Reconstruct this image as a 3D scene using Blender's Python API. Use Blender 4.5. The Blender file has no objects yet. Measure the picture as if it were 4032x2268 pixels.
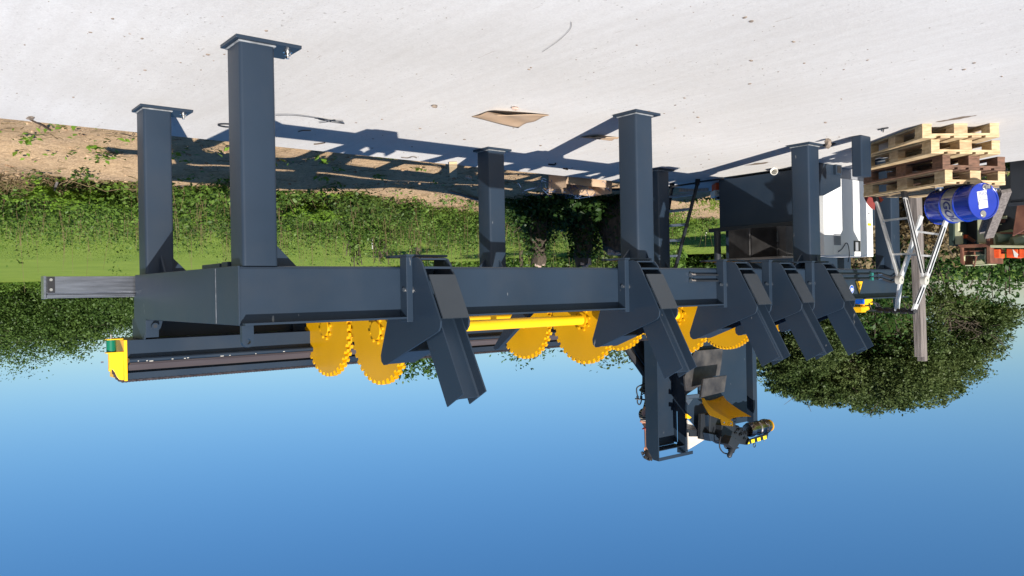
import bpy, bmesh, math, random
import numpy as np
from mathutils import Vector, Matrix
rnd = random.Random(7)
NR = np.random.RandomState(11)
scene = bpy.context.scene
col = scene.collection
R_ = math.radians

# ------------------------------------------------------------------ camera
# world: +Y runs along the log deck, +X away from its front face, Z up; the photo was taken upside down
CF, CYAW, CPIT, CROLL = 3140.0, 0.6788, -0.0025, 0.0183
CAM = Vector((-4.862, -1.768, 1.6))
def _basis():
    F = Vector((math.cos(CYAW)*math.cos(CPIT), math.sin(CYAW)*math.cos(CPIT), math.sin(CPIT)))
    Rr = Vector((math.sin(CYAW), -math.cos(CYAW), 0)); U = Rr.cross(F)
    c, s = math.cos(CROLL), math.sin(CROLL)
    return F, Rr*c-U*s, Rr*s+U*c
CFv, CR, CU = _basis()
cam_data = bpy.data.cameras.new('camera'); cam = bpy.data.objects.new('camera', cam_data); col.objects.link(cam)
cam_data.sensor_width = 36; cam_data.lens = CF/4032*36; cam_data.clip_end = 3000; cam_data.clip_start = 0.05
M = Matrix.Identity(4)
for i, a in enumerate((-CR, -CU, -CFv)):
    for j in range(3): M[j][i] = a[j]
for j in range(3): M[j][3] = CAM[j]
cam.matrix_world = M
scene.camera = cam
# survey helpers: a pixel of the photo turned into a real point on a measured plane
def ray(x, y): return CFv + CR*((2016-x)/CF) + CU*((y-1134)/CF)
def on(ax, val, x, y):
    r = ray(x, y); i = 'XYZ'.index(ax); return CAM + r*((val-CAM[i])/r[i])
def at(x, y, d): return CAM + ray(x, y)*d

# ------------------------------------------------------------------ light
SUN_EL, SUN_TR = 29.8, 22.5          # elevation, direction the light travels (degrees from +X)
world = bpy.data.worlds.new('World'); scene.world = world; world.use_nodes = True
wn = world.node_tree; wn.nodes.clear()
sky = wn.nodes.new('ShaderNodeTexSky'); sky.sky_type = 'NISHITA'; sky.sun_disc = False
sky.sun_elevation = R_(SUN_EL); sky.sun_rotation = R_(90-(SUN_TR+180)); sky.altitude = 0
sky.air_density = 1.0; sky.dust_density = 0.3; sky.ozone_density = 5.0
bg = wn.nodes.new('ShaderNodeBackground'); bg.inputs['Strength'].default_value = 0.062
wo = wn.nodes.new('ShaderNodeOutputWorld')
hs = wn.nodes.new('ShaderNodeHueSaturation'); hs.inputs['Saturation'].default_value = 1.18; wn.links.new(sky.outputs[0], hs.inputs['Color']); wn.links.new(hs.outputs[0], bg.inputs[0]); wn.links.new(bg.outputs[0], wo.inputs[0])
sd = bpy.data.lights.new('sun', 'SUN'); sd.energy = 5.0; sd.angle = R_(0.5); sd.color = (1, 0.945, 0.87)
sun = bpy.data.objects.new('sun', sd); col.objects.link(sun)
tr = Vector((math.cos(R_(SUN_TR))*math.cos(R_(SUN_EL)), math.sin(R_(SUN_TR))*math.cos(R_(SUN_EL)), -math.sin(R_(SUN_EL))))
sun.rotation_euler = tr.to_track_quat('-Z', 'Y').to_euler()
scene.view_settings.view_transform = 'Standard'; scene.view_settings.look = 'None'
scene.view_settings.exposure = 0.64; scene.view_settings.gamma = 1

# ------------------------------------------------------------------ materials
def mat(name, rgb, rough=0.6, metal=0.0, var=0.0, scale=6.0, bump=0.0, bscale=40.0, spec=0.5, rgb2=None, coat=0.0, stretch=None, det=6.0, lo=0.35, hi=0.65, bdist=0.01):
    m = bpy.data.materials.new(name); m.use_nodes = True; nt = m.node_tree; p = nt.nodes['Principled BSDF']
    p.inputs['Base Color'].default_value = (*rgb, 1); p.inputs['Roughness'].default_value = rough
    p.inputs['Metallic'].default_value = metal; p.inputs['Specular IOR Level'].default_value = spec
    p.inputs['Coat Weight'].default_value = coat
    tc = nt.nodes.new('ShaderNodeTexCoord'); co = tc.outputs['Object']
    if stretch:
        mp = nt.nodes.new('ShaderNodeMapping'); mp.inputs['Scale'].default_value = stretch
        nt.links.new(co, mp.inputs[0]); co = mp.outputs[0]
    if var or rgb2:
        n = nt.nodes.new('ShaderNodeTexNoise'); n.inputs['Scale'].default_value = scale; n.inputs['Detail'].default_value = det
        nt.links.new(co, n.inputs['Vector'])
        r = nt.nodes.new('ShaderNodeValToRGB')
        c2 = rgb2 if rgb2 else tuple(c*(1+var) for c in rgb); c1 = rgb if rgb2 else tuple(c*(1-var) for c in rgb)
        r.color_ramp.elements[0].position = lo; r.color_ramp.elements[1].position = hi
        r.color_ramp.elements[0].color = (*c1, 1); r.color_ramp.elements[1].color = (*c2, 1)
        nt.links.new(n.outputs['Fac'], r.inputs[0]); nt.links.new(r.outputs[0], p.inputs['Base Color'])
        ro = nt.nodes.new('ShaderNodeMapRange'); ro.inputs['To Min'].default_value = max(0, rough-0.08); ro.inputs['To Max'].default_value = min(1, rough+0.1)
        nt.links.new(n.outputs['Fac'], ro.inputs['Value']); nt.links.new(ro.outputs[0], p.inputs['Roughness'])
    if bump:
        b = nt.nodes.new('ShaderNodeTexNoise'); b.inputs['Scale'].default_value = bscale; b.inputs['Detail'].default_value = 4
        nt.links.new(co, b.inputs['Vector'])
        bn = nt.nodes.new('ShaderNodeBump'); bn.inputs['Strength'].default_value = bump; bn.inputs['Distance'].default_value = bdist
        nt.links.new(b.outputs['Fac'], bn.inputs['Height']); nt.links.new(bn.outputs[0], p.inputs['Normal'])
    return m
def leafmat(name, c1, c2, scale=1.2, trans=0.35, rough=0.5):
    m = bpy.data.materials.new(name); m.use_nodes = True; nt = m.node_tree; nt.nodes.clear()
    out = nt.nodes.new('ShaderNodeOutputMaterial'); p = nt.nodes.new('ShaderNodeBsdfPrincipled'); t = nt.nodes.new('ShaderNodeBsdfTranslucent'); mx = nt.nodes.new('ShaderNodeMixShader')
    g = nt.nodes.new('ShaderNodeTexCoord'); n = nt.nodes.new('ShaderNodeTexNoise'); n.inputs['Scale'].default_value = scale; n.inputs['Detail'].default_value = 8; n.inputs['Roughness'].default_value = 0.75
    r = nt.nodes.new('ShaderNodeValToRGB'); r.color_ramp.elements[0].position = 0.36; r.color_ramp.elements[1].position = 0.64
    r.color_ramp.elements[0].color = (*c1, 1); r.color_ramp.elements[1].color = (*c2, 1)
    nt.links.new(g.outputs['Object'], n.inputs['Vector']); nt.links.new(n.outputs['Fac'], r.inputs[0])
    nt.links.new(r.outputs[0], p.inputs['Base Color']); nt.links.new(r.outputs[0], t.inputs['Color'])
    p.inputs['Roughness'].default_value = rough; p.inputs['Specular IOR Level'].default_value = 0.3
    mx.inputs[0].default_value = trans
    nt.links.new(p.outputs[0], mx.inputs[1]); nt.links.new(t.outputs[0], mx.inputs[2]); nt.links.new(mx.outputs[0], out.inputs[0])
    return m
STEEL = mat('anthracite_paint', (0.0165, 0.029, 0.0485), 0.42, var=0.10, scale=1.2, bump=0.04, bscale=90, spec=0.3)
def scuff(m):
    nt = m.node_tree; p = nt.nodes['Principled BSDF']; L = nt.links; src = p.inputs['Base Color'].links[0].from_socket
    g = nt.nodes.new('ShaderNodeTexCoord'); mp = nt.nodes.new('ShaderNodeMapping'); mp.inputs['Scale'].default_value = (1, 1, 0.35); mp.inputs['Rotation'].default_value = (0.3, 0.2, 0.5); L.new(g.outputs['Object'], mp.inputs[0])
    n = nt.nodes.new('ShaderNodeTexNoise'); n.inputs['Scale'].default_value = 16; n.inputs['Detail'].default_value = 3; L.new(mp.outputs[0], n.inputs['Vector'])
    r = nt.nodes.new('ShaderNodeValToRGB'); r.color_ramp.elements[0].position = 0.735; r.color_ramp.elements[1].position = 0.765; L.new(n.outputs['Fac'], r.inputs[0])
    d = nt.nodes.new('ShaderNodeTexNoise'); d.inputs['Scale'].default_value = 2.2; d.inputs['Detail'].default_value = 7; L.new(g.outputs['Object'], d.inputs['Vector'])
    r2 = nt.nodes.new('ShaderNodeValToRGB'); r2.color_ramp.elements[0].position = 0.48; r2.color_ramp.elements[1].position = 0.8; r2.color_ramp.elements[1].color = (0.2, 0.2, 0.2, 1); L.new(d.outputs['Fac'], r2.inputs[0])
    x0 = nt.nodes.new('ShaderNodeMix'); x0.data_type = 'RGBA'; L.new(r2.outputs[0], x0.inputs[0]); L.new(src, x0.inputs[6]); x0.inputs[7].default_value = (0.06, 0.058, 0.055, 1)
    x = nt.nodes.new('ShaderNodeMix'); x.data_type = 'RGBA'; L.new(r.outputs[0], x.inputs[0]); L.new(x0.outputs[2], x.inputs[6]); x.inputs[7].default_value = (0.16, 0.17, 0.18, 1); L.new(x.outputs[2], p.inputs['Base Color'])
scuff(STEEL)
STEEL_D = mat('dark_steel', (0.014, 0.018, 0.024), 0.5, var=0.15, scale=3)
YEL = mat('yellow_paint', (0.60, 0.31, 0.002), 0.36, var=0.05, scale=3, spec=0.4)
YELB = mat('bright_yellow_paint', (0.90, 0.50, 0.01), 0.4, var=0.04, scale=3, spec=0.4)
SEAL = mat('pale_sealant', (0.20, 0.21, 0.22), 0.6, var=0.3, scale=20)
GREEN = mat('green_plastic', (0.0, 0.13, 0.07), 0.35)
ALU = mat('aluminium', (0.26, 0.275, 0.31), 0.3, metal=0.9, var=0.12, scale=5, stretch=(1, 1, 12))
ALU2 = mat('ladder_aluminium', (0.62, 0.62, 0.61), 0.5, metal=0.35, var=0.18, scale=9)
ZINC = mat('zinc_bolt', (0.75, 0.73, 0.70), 0.25, metal=1.0)
CHROME = mat('worn_chrome', (0.30, 0.28, 0.27), 0.22, metal=1.0, var=0.5, scale=9)
CHAIN = mat('oiled_chain', (0.055, 0.045, 0.05), 0.45, metal=0.6, var=0.3, scale=30)
SLOPE_SHADE = mat('shaded_slope_tone', (0.045, 0.037, 0.042), 0.42, rgb2=(0.07, 0.06, 0.065), scale=4, stretch=(1, 0.2, 1))  # shade and reflection on the trough slope, put into the colour
WORN = mat('worn_plate', (0.03, 0.03, 0.036), 0.5, metal=0.3, rgb2=(0.10, 0.093, 0.09), scale=5, det=10)
RUBBER = mat('black_rubber', (0.012, 0.012, 0.014), 0.55, var=0.2)
BLACK = mat('black_plastic', (0.015, 0.015, 0.017), 0.4)
WHITE = mat('white_paint', (0.80, 0.80, 0.78), 0.4, var=0.02, scale=3)
WHITE2 = mat('white_plastic', (0.75, 0.73, 0.68), 0.5)
GREY = mat('grey_plastic', (0.26, 0.27, 0.29), 0.5)
RED = mat('dark_red_paint', (0.20, 0.02, 0.015), 0.5, var=0.2)
ORANGE = mat('orange_plastic', (0.75, 0.09, 0.02), 0.5, var=0.25, scale=8)
BLUE = mat('blue_drum_paint', (0.008, 0.03, 0.29), 0.22, var=0.12, scale=4, spec=0.6, coat=0.3, bump=0.05, bscale=8)
SILVER = mat('silver_band_paint', (0.36, 0.37, 0.40), 0.3, metal=0.3, var=0.1, scale=6)
NAVY = mat('navy_print', (0.01, 0.02, 0.14), 0.4)
PAPER = mat('paper_label', (0.55, 0.55, 0.56), 0.6)
SIGNBLUE = mat('sign_blue', (0.0, 0.08, 0.45), 0.4)
SIGNYEL = mat('sign_yellow', (0.85, 0.45, 0.01), 0.4)
WOOD = mat('new_pallet_wood', (0.42, 0.30, 0.16), 0.75, rgb2=(0.58, 0.44, 0.26), scale=3, stretch=(6, 1, 12), bump=0.25, bscale=30)
WOODB = mat('old_pallet_wood', (0.10, 0.055, 0.035), 0.8, rgb2=(0.19, 0.10, 0.065), scale=4, stretch=(6, 1, 10), bump=0.3, bscale=30)
WOODM = mat('used_pallet_wood', (0.34, 0.23, 0.125), 0.8, rgb2=(0.50, 0.36, 0.21), scale=3, stretch=(6, 1, 10), bump=0.3, bscale=30)
WOODG = mat('weathered_wood', (0.10, 0.085, 0.078), 0.85, rgb2=(0.24, 0.21, 0.195), scale=5, stretch=(8, 8, 0.6), bump=0.5, bscale=14, lo=0.3, hi=0.7)
CARD = mat('cardboard', (0.40, 0.27, 0.17), 0.85, rgb2=(0.50, 0.36, 0.245), scale=2.5, bump=0.05)
RUST = mat('rusty_steel', (0.10, 0.035, 0.022), 0.8, rgb2=(0.20, 0.085, 0.05), scale=6, bump=0.2)
CREAM = mat('faded_cream_paint', (0.42, 0.42, 0.24), 0.7, rgb2=(0.50, 0.50, 0.33), scale=7, bump=0.1)
OLDGREEN = mat('faded_green_paint', (0.13, 0.20, 0.14), 0.7, rgb2=(0.22, 0.27, 0.19), scale=6)
DKGREEN = mat('dark_green_paint', (0.015, 0.03, 0.024), 0.6, var=0.3)
BARK = mat('bark', (0.045, 0.034, 0.024), 0.9, rgb2=(0.11, 0.085, 0.06), scale=5, stretch=(4, 4, 1), bump=0.8, bscale=20, bdist=0.03)
CUTWOOD = mat('splintered_wood', (0.42, 0.30, 0.24), 0.85, rgb2=(0.62, 0.48, 0.40), scale=8, stretch=(5, 5, 1), bump=0.5, bscale=20)
TWIG = mat('twig', (0.11, 0.075, 0.05), 0.9, var=0.4)
STONE = mat('stone', (0.24, 0.19, 0.15), 0.9, var=0.35, scale=15, bump=0.4)
SKIN = mat('skin', (0.48, 0.23, 0.15), 0.55, var=0.06)
HAIR = mat('dark_hair', (0.012, 0.009, 0.008), 0.6)
PINK = mat('pink_trim', (0.62, 0.05, 0.09), 0.7)
TROUSER = mat('dark_trousers', (0.02, 0.022, 0.03), 0.85)
CANVAS = mat('beige_canvas', (0.60, 0.54, 0.47), 0.9, var=0.12, scale=5, bump=0.5, bscale=6, bdist=0.03)
TWINE = mat('blue_twine', (0.05, 0.10, 0.22), 0.6)
def shirt_mat():
    m = mat('striped_shirt', (0.012, 0.013, 0.02), 0.85); nt = m.node_tree; p = nt.nodes['Principled BSDF']
    tc = nt.nodes.new('ShaderNodeTexCoord'); w = nt.nodes.new('ShaderNodeTexWave'); w.wave_type = 'RINGS'; w.inputs['Scale'].default_value = 9; w.inputs['Distortion'].default_value = 3; w.inputs['Detail'].default_value = 1
    r = nt.nodes.new('ShaderNodeValToRGB'); r.color_ramp.elements[0].position = 0.62; r.color_ramp.elements[1].position = 0.8
    r.color_ramp.elements[0].color = (0.012, 0.013, 0.02, 1); r.color_ramp.elements[1].color = (0.30, 0.26, 0.2, 1)
    nt.links.new(tc.outputs['Object'], w.inputs[0]); nt.links.new(w.outputs['Fac'], r.inputs[0]); nt.links.new(r.outputs[0], p.inputs['Base Color']); return m
SHIRT = shirt_mat()
def slab_mat():
    m = mat('concrete', (0.5, 0.49, 0.48), 0.8, spec=0.3); nt = m.node_tree; p = nt.nodes['Principled BSDF']; L = nt.links
    g = nt.nodes.new('ShaderNodeNewGeometry')
    def noise(s, d=6, rgh=0.6, vec=None):
        n = nt.nodes.new('ShaderNodeTexNoise'); n.inputs['Scale'].default_value = s; n.inputs['Detail'].default_value = d; n.inputs['Roughness'].default_value = rgh
        L.new(vec or g.outputs['Position'], n.inputs['Vector']); return n.outputs['Fac']
    def ramp(f, a, b, ca, cb):
        r = nt.nodes.new('ShaderNodeValToRGB'); e = r.color_ramp.elements; e[0].position = a; e[1].position = b; e[0].color = (*ca, 1); e[1].color = (*cb, 1); L.new(f, r.inputs[0]); return r.outputs[0]
    def mul(a, b, f=1.0, mode='MULTIPLY'):
        x = nt.nodes.new('ShaderNodeMix'); x.data_type = 'RGBA'; x.blend_type = mode; x.inputs[0].default_value = f; L.new(a, x.inputs[6]); L.new(b, x.inputs[7]); return x.outputs[2]
    base = ramp(noise(0.55, 8), 0.3, 0.7, (0.655, 0.645, 0.635), (0.72, 0.71, 0.70))
    grain = ramp(noise(60, 3, 0.8), 0.3, 0.7, (0.91, 0.91, 0.91), (1.05, 1.05, 1.05))
    c = mul(base, grain)
    spot = ramp(noise(26, 4, 0.7), 0.62, 0.68, (1, 1, 1), (0.50, 0.47, 0.44))
    patch = ramp(noise(1.1, 3), 0.5, 0.62, (1, 1, 1), (0, 0, 0))
    sp = mul(spot, patch, 1.0, 'LIGHTEN'); c = mul(c, sp)
    # sandy hollow and broom streaks
    mp = nt.nodes.new('ShaderNodeMapping'); mp.inputs['Scale'].default_value = (0.5, 6, 1); mp.inputs['Rotation'].default_value = (0, 0, 0.35); L.new(g.outputs['Position'], mp.inputs[0])
    st = ramp(noise(1.6, 5, 0.6, mp.outputs[0]), 0.35, 0.75, (0.97, 0.96, 0.95), (1.04, 1.04, 1.04)); c = mul(c, st)
    ps = nt.nodes.new('ShaderNodeMapping'); ps.inputs['Scale'].default_value = (1.2, 7, 1); ps.inputs['Rotation'].default_value = (0, 0, 0.5); L.new(g.outputs['Position'], ps.inputs[0])
    cr = ramp(noise(2.2, 6, 0.7, ps.outputs[0]), 0.64, 0.72, (1, 1, 1), (0.66, 0.60, 0.55)); c = mul(c, cr)
    c = mul(c, ramp(noise(14, 4, 0.8), 0.35, 0.65, (0.95, 0.945, 0.94), (1.02, 1.02, 1.02))); c = mul(c, ramp(noise(0.25, 3, 0.5), 0.35, 0.65, (0.90, 0.885, 0.86), (1.03, 1.03, 1.03)))
    # wet brown stains by the machine and in front of the pallets
    for (cx, cy, sx, sy, rot) in ((1.24, 7.35, 4.5, 12.0, 0.0), (-1.55, 6.55, 4.5, 14, 0.1)):
        v = nt.nodes.new('ShaderNodeMapping'); v.vector_type = 'POINT'
        v.inputs['Location'].default_value = (-cx*sx, -cy*sy, 0); v.inputs['Scale'].default_value = (sx, sy, 0); L.new(g.outputs['Position'], v.inputs[0])
        nz = nt.nodes.new('ShaderNodeTexNoise'); nz.inputs['Scale'].default_value = 7; L.new(g.outputs['Position'], nz.inputs['Vector'])
        ad = nt.nodes.new('ShaderNodeMath'); ad.operation = 'MULTIPLY_ADD'; ad.inputs[1].default_value = 1.6
        le = nt.nodes.new('ShaderNodeVectorMath'); le.operation = 'LENGTH'; L.new(v.outputs[0], le.inputs[0]); L.new(nz.outputs['Fac'], ad.inputs[0]); L.new(le.outputs['Value'], ad.inputs[2])
        c = mul(c, ramp(ad.outputs[0], 0.5, 0.56, (0.30, 0.25, 0.2), (1, 1, 1))) if False else mul(c, _sharp(nt, ad.outputs[0]))
    L.new(c, p.inputs['Base Color'])
    b = nt.nodes.new('ShaderNodeBump'); b.inputs['Strength'].default_value = 0.3; b.inputs['Distance'].default_value = 0.01; L.new(noise(45, 6, 0.7), b.inputs['Height']); L.new(b.outputs[0], p.inputs['Normal'])
    return m
def _sharp(nt, f):
    mr = nt.nodes.new('ShaderNodeMapRange'); mr.inputs['From Min'].default_value = 1.45; mr.inputs['From Max'].default_value = 1.6; nt.links.new(f, mr.inputs['Value'])
    r = nt.nodes.new('ShaderNodeValToRGB'); r.color_ramp.elements[0].color = (0.30, 0.24, 0.19, 1); r.color_ramp.elements[1].color = (1, 1, 1, 1); nt.links.new(mr.outputs[0], r.inputs[0]); return r.outputs[0]
SLAB = slab_mat()
def ground_mat():
    m = mat('earth_and_lawn', (0.3, 0.2, 0.1), 0.95, spec=0.1); nt = m.node_tree; p = nt.nodes['Principled BSDF']; L = nt.links
    g = nt.nodes.new('ShaderNodeNewGeometry')
    def noise(s, d=6, rgh=0.6):
        n = nt.nodes.new('ShaderNodeTexNoise'); n.inputs['Scale'].default_value = s; n.inputs['Detail'].default_value = d; n.inputs['Roughness'].default_value = rgh
        L.new(g.outputs['Position'], n.inputs['Vector']); return n.outputs['Fac']
    def ramp(f, a, b, ca, cb):
        r = nt.nodes.new('ShaderNodeValToRGB'); e = r.color_ramp.elements; e[0].position = a; e[1].position = b; e[0].color = (*ca, 1); e[1].color = (*cb, 1); L.new(f, r.inputs[0]); return r.outputs[0]
    def mix(f, a, b):
        x = nt.nodes.new('ShaderNodeMix'); x.data_type = 'RGBA'; L.new(f, x.inputs[0]); L.new(a, x.inputs[6]); L.new(b, x.inputs[7]); return x.outputs[2]
    soil = ramp(noise(9, 8, 0.7), 0.3, 0.7, (0.38, 0.24, 0.125), (0.74, 0.52, 0.30))
    soil2 = ramp(noise(40, 4, 0.7), 0.35, 0.72, (0.24, 0.16, 0.10), (0.74, 0.55, 0.36)); soil = mix(noise(2, 3), soil, soil2)
    lawn = ramp(noise(0.35, 10, 0.65), 0.3, 0.7, (0.12, 0.20, 0.028), (0.27, 0.35, 0.06))
    lawn2 = ramp(noise(14, 5, 0.8), 0.3, 0.7, (0.13, 0.21, 0.03), (0.27, 0.35, 0.07)); lawn = mix(ramp(noise(3, 2), 0.3, 0.7, (0.3, 0.3, 0.3), (0.7, 0.7, 0.7)), lawn, lawn2)
    s = nt.nodes.new('ShaderNodeSeparateXYZ'); L.new(g.outputs['Position'], s.inputs[0])
    ad = nt.nodes.new('ShaderNodeMath'); ad.operation = 'MULTIPLY_ADD'; ad.inputs[1].default_value = 2.5; L.new(noise(1.3, 4), ad.inputs[0])
    # boundary soil -> grass at x ~ 7 (plus y beyond the slab end)
    L.new(s.outputs['X'], ad.inputs[2])
    ym = nt.nodes.new('ShaderNodeMath'); ym.operation = 'SUBTRACT'; ym.inputs[1].default_value = 1.5; L.new(s.outputs['Y'], ym.inputs[0])
    mxn = nt.nodes.new('ShaderNodeMath'); mxn.operation = 'MAXIMUM'; L.new(ad.outputs[0], mxn.inputs[0]); L.new(ym.outputs[0], mxn.inputs[1])
    mr = nt.nodes.new('ShaderNodeMapRange'); mr.inputs['From Min'].default_value = 12.3; mr.inputs['From Max'].default_value = 13.2; L.new(mxn.outputs[0], mr.inputs['Value'])
    L.new(mix(mr.outputs[0], soil, lawn), p.inputs['Base Color'])
    b = nt.nodes.new('ShaderNodeBump'); b.inputs['Strength'].default_value = 0.8; b.inputs['Distance'].default_value = 0.04; L.new(noise(18, 8, 0.7), b.inputs['Height']); L.new(b.outputs[0], p.inputs['Normal'])
    return m
GROUND = ground_mat()
LEAF_W = leafmat('weed_leaves', (0.045, 0.10, 0.015), (0.17, 0.27, 0.045), 1.1)
LEAF_N = leafmat('nettle_leaves', (0.035, 0.085, 0.012), (0.13, 0.19, 0.04), 1.3)
LEAF_F = leafmat('fern_fronds', (0.11, 0.21, 0.02), (0.20, 0.33, 0.04), 1.5)
LEAF_DRY = leafmat('dry_stems', (0.16, 0.11, 0.05), (0.28, 0.22, 0.12), 3)
LEAF_T = leafmat('oak_leaves', (0.045, 0.08, 0.02), (0.13, 0.165, 0.055), 0.8)
LEAF_H = leafmat('hedge_leaves', (0.035, 0.075, 0.015), (0.10, 0.16, 0.035), 0.35)
LEAF_I = leafmat('ivy_leaves', (0.02, 0.05, 0.012), (0.05, 0.10, 0.02), 2.0)
LEAF_B = leafmat('bush_leaves', (0.02, 0.06, 0.012), (0.09, 0.16, 0.03), 0.6)

# ------------------------------------------------------------------ mesh helpers
class MB:
    def __init__(s): s.v = []; s.f = []; s.sm = []
    def add(s, vs, fs, smooth=False):
        o = len(s.v); s.v += [tuple(v) for v in vs]; s.f += [tuple(i+o for i in f) for f in fs]; s.sm += [smooth]*len(fs); return s
    def box(s, x0, x1, y0, y1, z0, z1):
        if x0 > x1: x0, x1 = x1, x0
        if y0 > y1: y0, y1 = y1, y0
        if z0 > z1: z0, z1 = z1, z0
        return s.add([(x0,y0,z0),(x1,y0,z0),(x1,y1,z0),(x0,y1,z0),(x0,y0,z1),(x1,y0,z1),(x1,y1,z1),(x0,y1,z1)],
            [(0,3,2,1),(4,5,6,7),(0,1,5,4),(1,2,6,5),(2,3,7,6),(3,0,4,7)])
    def bar(s, p, q, w, h, up=(0,0,1)):          # rectangular bar p->q
        p = Vector(p); q = Vector(q); d = (q-p).normalized(); up = Vector(up)
        a = d.cross(up)
        if a.length < 1e-4: a = d.cross(Vector((1,0,0)))
        a.normalize(); b = a.cross(d).normalized(); a *= w/2; b *= h/2
        vs = [p-a-b, p+a-b, p+a+b, p-a+b, q-a-b, q+a-b, q+a+b, q-a+b]
        return s.add(vs, [(0,3,2,1),(4,5,6,7),(0,1,5,4),(1,2,6,5),(2,3,7,6),(3,0,4,7)][::1])
    def prism(s, pts, off):                      # polygon (3D pts) swept by off
        n = len(pts); off = Vector(off); a = [Vector(p) for p in pts]; b = [p+off for p in a]
        return s.add(a+b, [tuple(range(n))[::-1], tuple(range(n, 2*n))]+[(i, (i+1) % n, n+(i+1) % n, n+i) for i in range(n)])
    def tube(s, pts, r, n=12, caps=True, r1=None):
        pts = [Vector(p) for p in pts]; m = len(pts); rings = []; ref = None
        for i, p in enumerate(pts):
            t = (pts[min(i+1, m-1)]-pts[max(i-1, 0)])
            t = t.normalized() if t.length > 1e-9 else Vector((0,0,1))
            if ref is None: ref = t.orthogonal().normalized()
            ref = (ref - t*ref.dot(t)); ref = ref.normalized() if ref.length > 1e-6 else t.orthogonal().normalized()
            b = t.cross(ref); rr = r if not hasattr(r, '__len__') else r[i]
            rings.append([p+ref*rr*math.cos(2*math.pi*k/n)+b*rr*math.sin(2*math.pi*k/n) for k in range(n)])
        vs = [v for rg in rings for v in rg]
        fs = [(i*n+k, i*n+(k+1) % n, (i+1)*n+(k+1) % n, (i+1)*n+k) for i in range(m-1) for k in range(n)]
        s.add(vs, fs, True)
        if caps:
            o = len(s.v)-len(vs); s.f += [tuple(o+k for k in range(n))[::-1], tuple(o+(m-1)*n+k for k in range(n))]; s.sm += [False, False]
        return s
    def lathe(s, p, axis, prof, n=32):           # prof: (distance along axis, radius)
        p = Vector(p); ax = Vector(axis).normalized(); u = ax.orthogonal().normalized(); w = ax.cross(u)
        vs = [p+ax*a+(u*math.cos(2*math.pi*k/n)+w*math.sin(2*math.pi*k/n))*max(r, 1e-4) for a, r in prof for k in range(n)]
        m = len(prof)
        return s.add(vs, [(i*n+k, i*n+(k+1) % n, (i+1)*n+(k+1) % n, (i+1)*n+k) for i in range(m-1) for k in range(n)], True)
    def sphere(s, c, r, nu=16, nv=10, sc=(1,1,1)):
        c = Vector(c); vs = []; fs = []
        for j in range(nv+1):
            th = math.pi*j/nv
            for k in range(nu):
                ph = 2*math.pi*k/nu; vs.append((c.x+r*sc[0]*math.sin(th)*math.cos(ph), c.y+r*sc[1]*math.sin(th)*math.sin(ph), c.z+r*sc[2]*math.cos(th)))
        for j in range(nv):
            for k in range(nu): fs.append((j*nu+k, (j+1)*nu+k, (j+1)*nu+(k+1) % nu, j*nu+(k+1) % nu))
        return s.add(vs, fs, True)
    def build(s, name, material, parent=None, bevel=0.0, origin=None, seg=2, sharp=35):
        me = bpy.data.meshes.new(name)
        o0 = Vector(origin) if origin is not None else (parent.matrix_basis.translation.copy() if parent else Vector((0,0,0)))
        if parent and parent.parent: o0 = o0 + parent.parent.matrix_basis.translation
        me.from_pydata([Vector(v)-o0 for v in s.v], [], s.f); me.update()
        bm = bmesh.new(); bm.from_mesh(me); bmesh.ops.recalc_face_normals(bm, faces=bm.faces); bm.to_mesh(me); bm.free()
        me.polygons.foreach_set('use_smooth', [True]*len(me.polygons) if bevel == 0 and any(s.sm) else s.sm[:len(me.polygons)])
        if any(s.sm): me.set_sharp_from_angle(angle=R_(sharp))
        me.materials.append(material)
        o = bpy.data.objects.new(name, me); col.objects.link(o)
        if parent: o.parent = parent
        elif origin is not None: o.location = origin
        if bevel:
            b = o.modifiers.new('bevel', 'BEVEL'); b.width = bevel; b.segments = seg; b.limit_method = 'ANGLE'; b.angle_limit = R_(40)
        return o
def thing(name, label, cat, loc, group=None):
    o = bpy.data.objects.new(name, None); col.objects.link(o); o.location = loc; o.empty_display_size = 0.1
    o['label'] = label; o['category'] = cat
    if group: o['group'] = group
    return o
def tag(o, label, cat, group=None, kind=None):
    if label: o['label'] = label
    if cat: o['category'] = cat
    if group: o['group'] = group
    if kind: o['kind'] = kind
    return o
def solo(mb, name, material, label, cat, origin, group=None, bevel=0.0):
    return tag(mb.build(name, material, None, bevel, origin), label, cat, group)
def smooth_path(pts, n=8):
    pts = [Vector(p) for p in pts]; out = []; P = [pts[0]]+pts+[pts[-1]]
    for i in range(1, len(P)-2):
        for k in range(n):
            t = k/n; a, b, c, d = P[i-1], P[i], P[i+1], P[i+2]
            out.append(0.5*((2*b)+(c-a)*t+(2*a-5*b+4*c-d)*t*t+(3*b-a-3*c+d)*t**3))
    out.append(pts[-1]); return out
def text_part(body, size, M4, name, material, parent, extrude=0.0006):
    cu = bpy.data.curves.new(name, 'FONT'); cu.body = body; cu.size = size; cu.align_x = 'CENTER'; cu.align_y = 'CENTER'; cu.extrude = extrude
    to = bpy.data.objects.new(name, cu); col.objects.link(to); bpy.context.view_layer.update()
    me = bpy.data.meshes.new_from_object(to.evaluated_get(bpy.context.evaluated_depsgraph_get())); bpy.data.objects.remove(to)
    me.transform(M4); me.materials.clear(); me.materials.append(material)
    o = bpy.data.objects.new(name, me); col.objects.link(o); o.parent = parent; return o
def frame(o, x, y, z):
    m = Matrix.Identity(4)
    for i, a in enumerate((x, y, z)):
        for j in range(3): m[j][i] = a[j]
    for j in range(3): m[j][3] = o[j]
    return m

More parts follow.
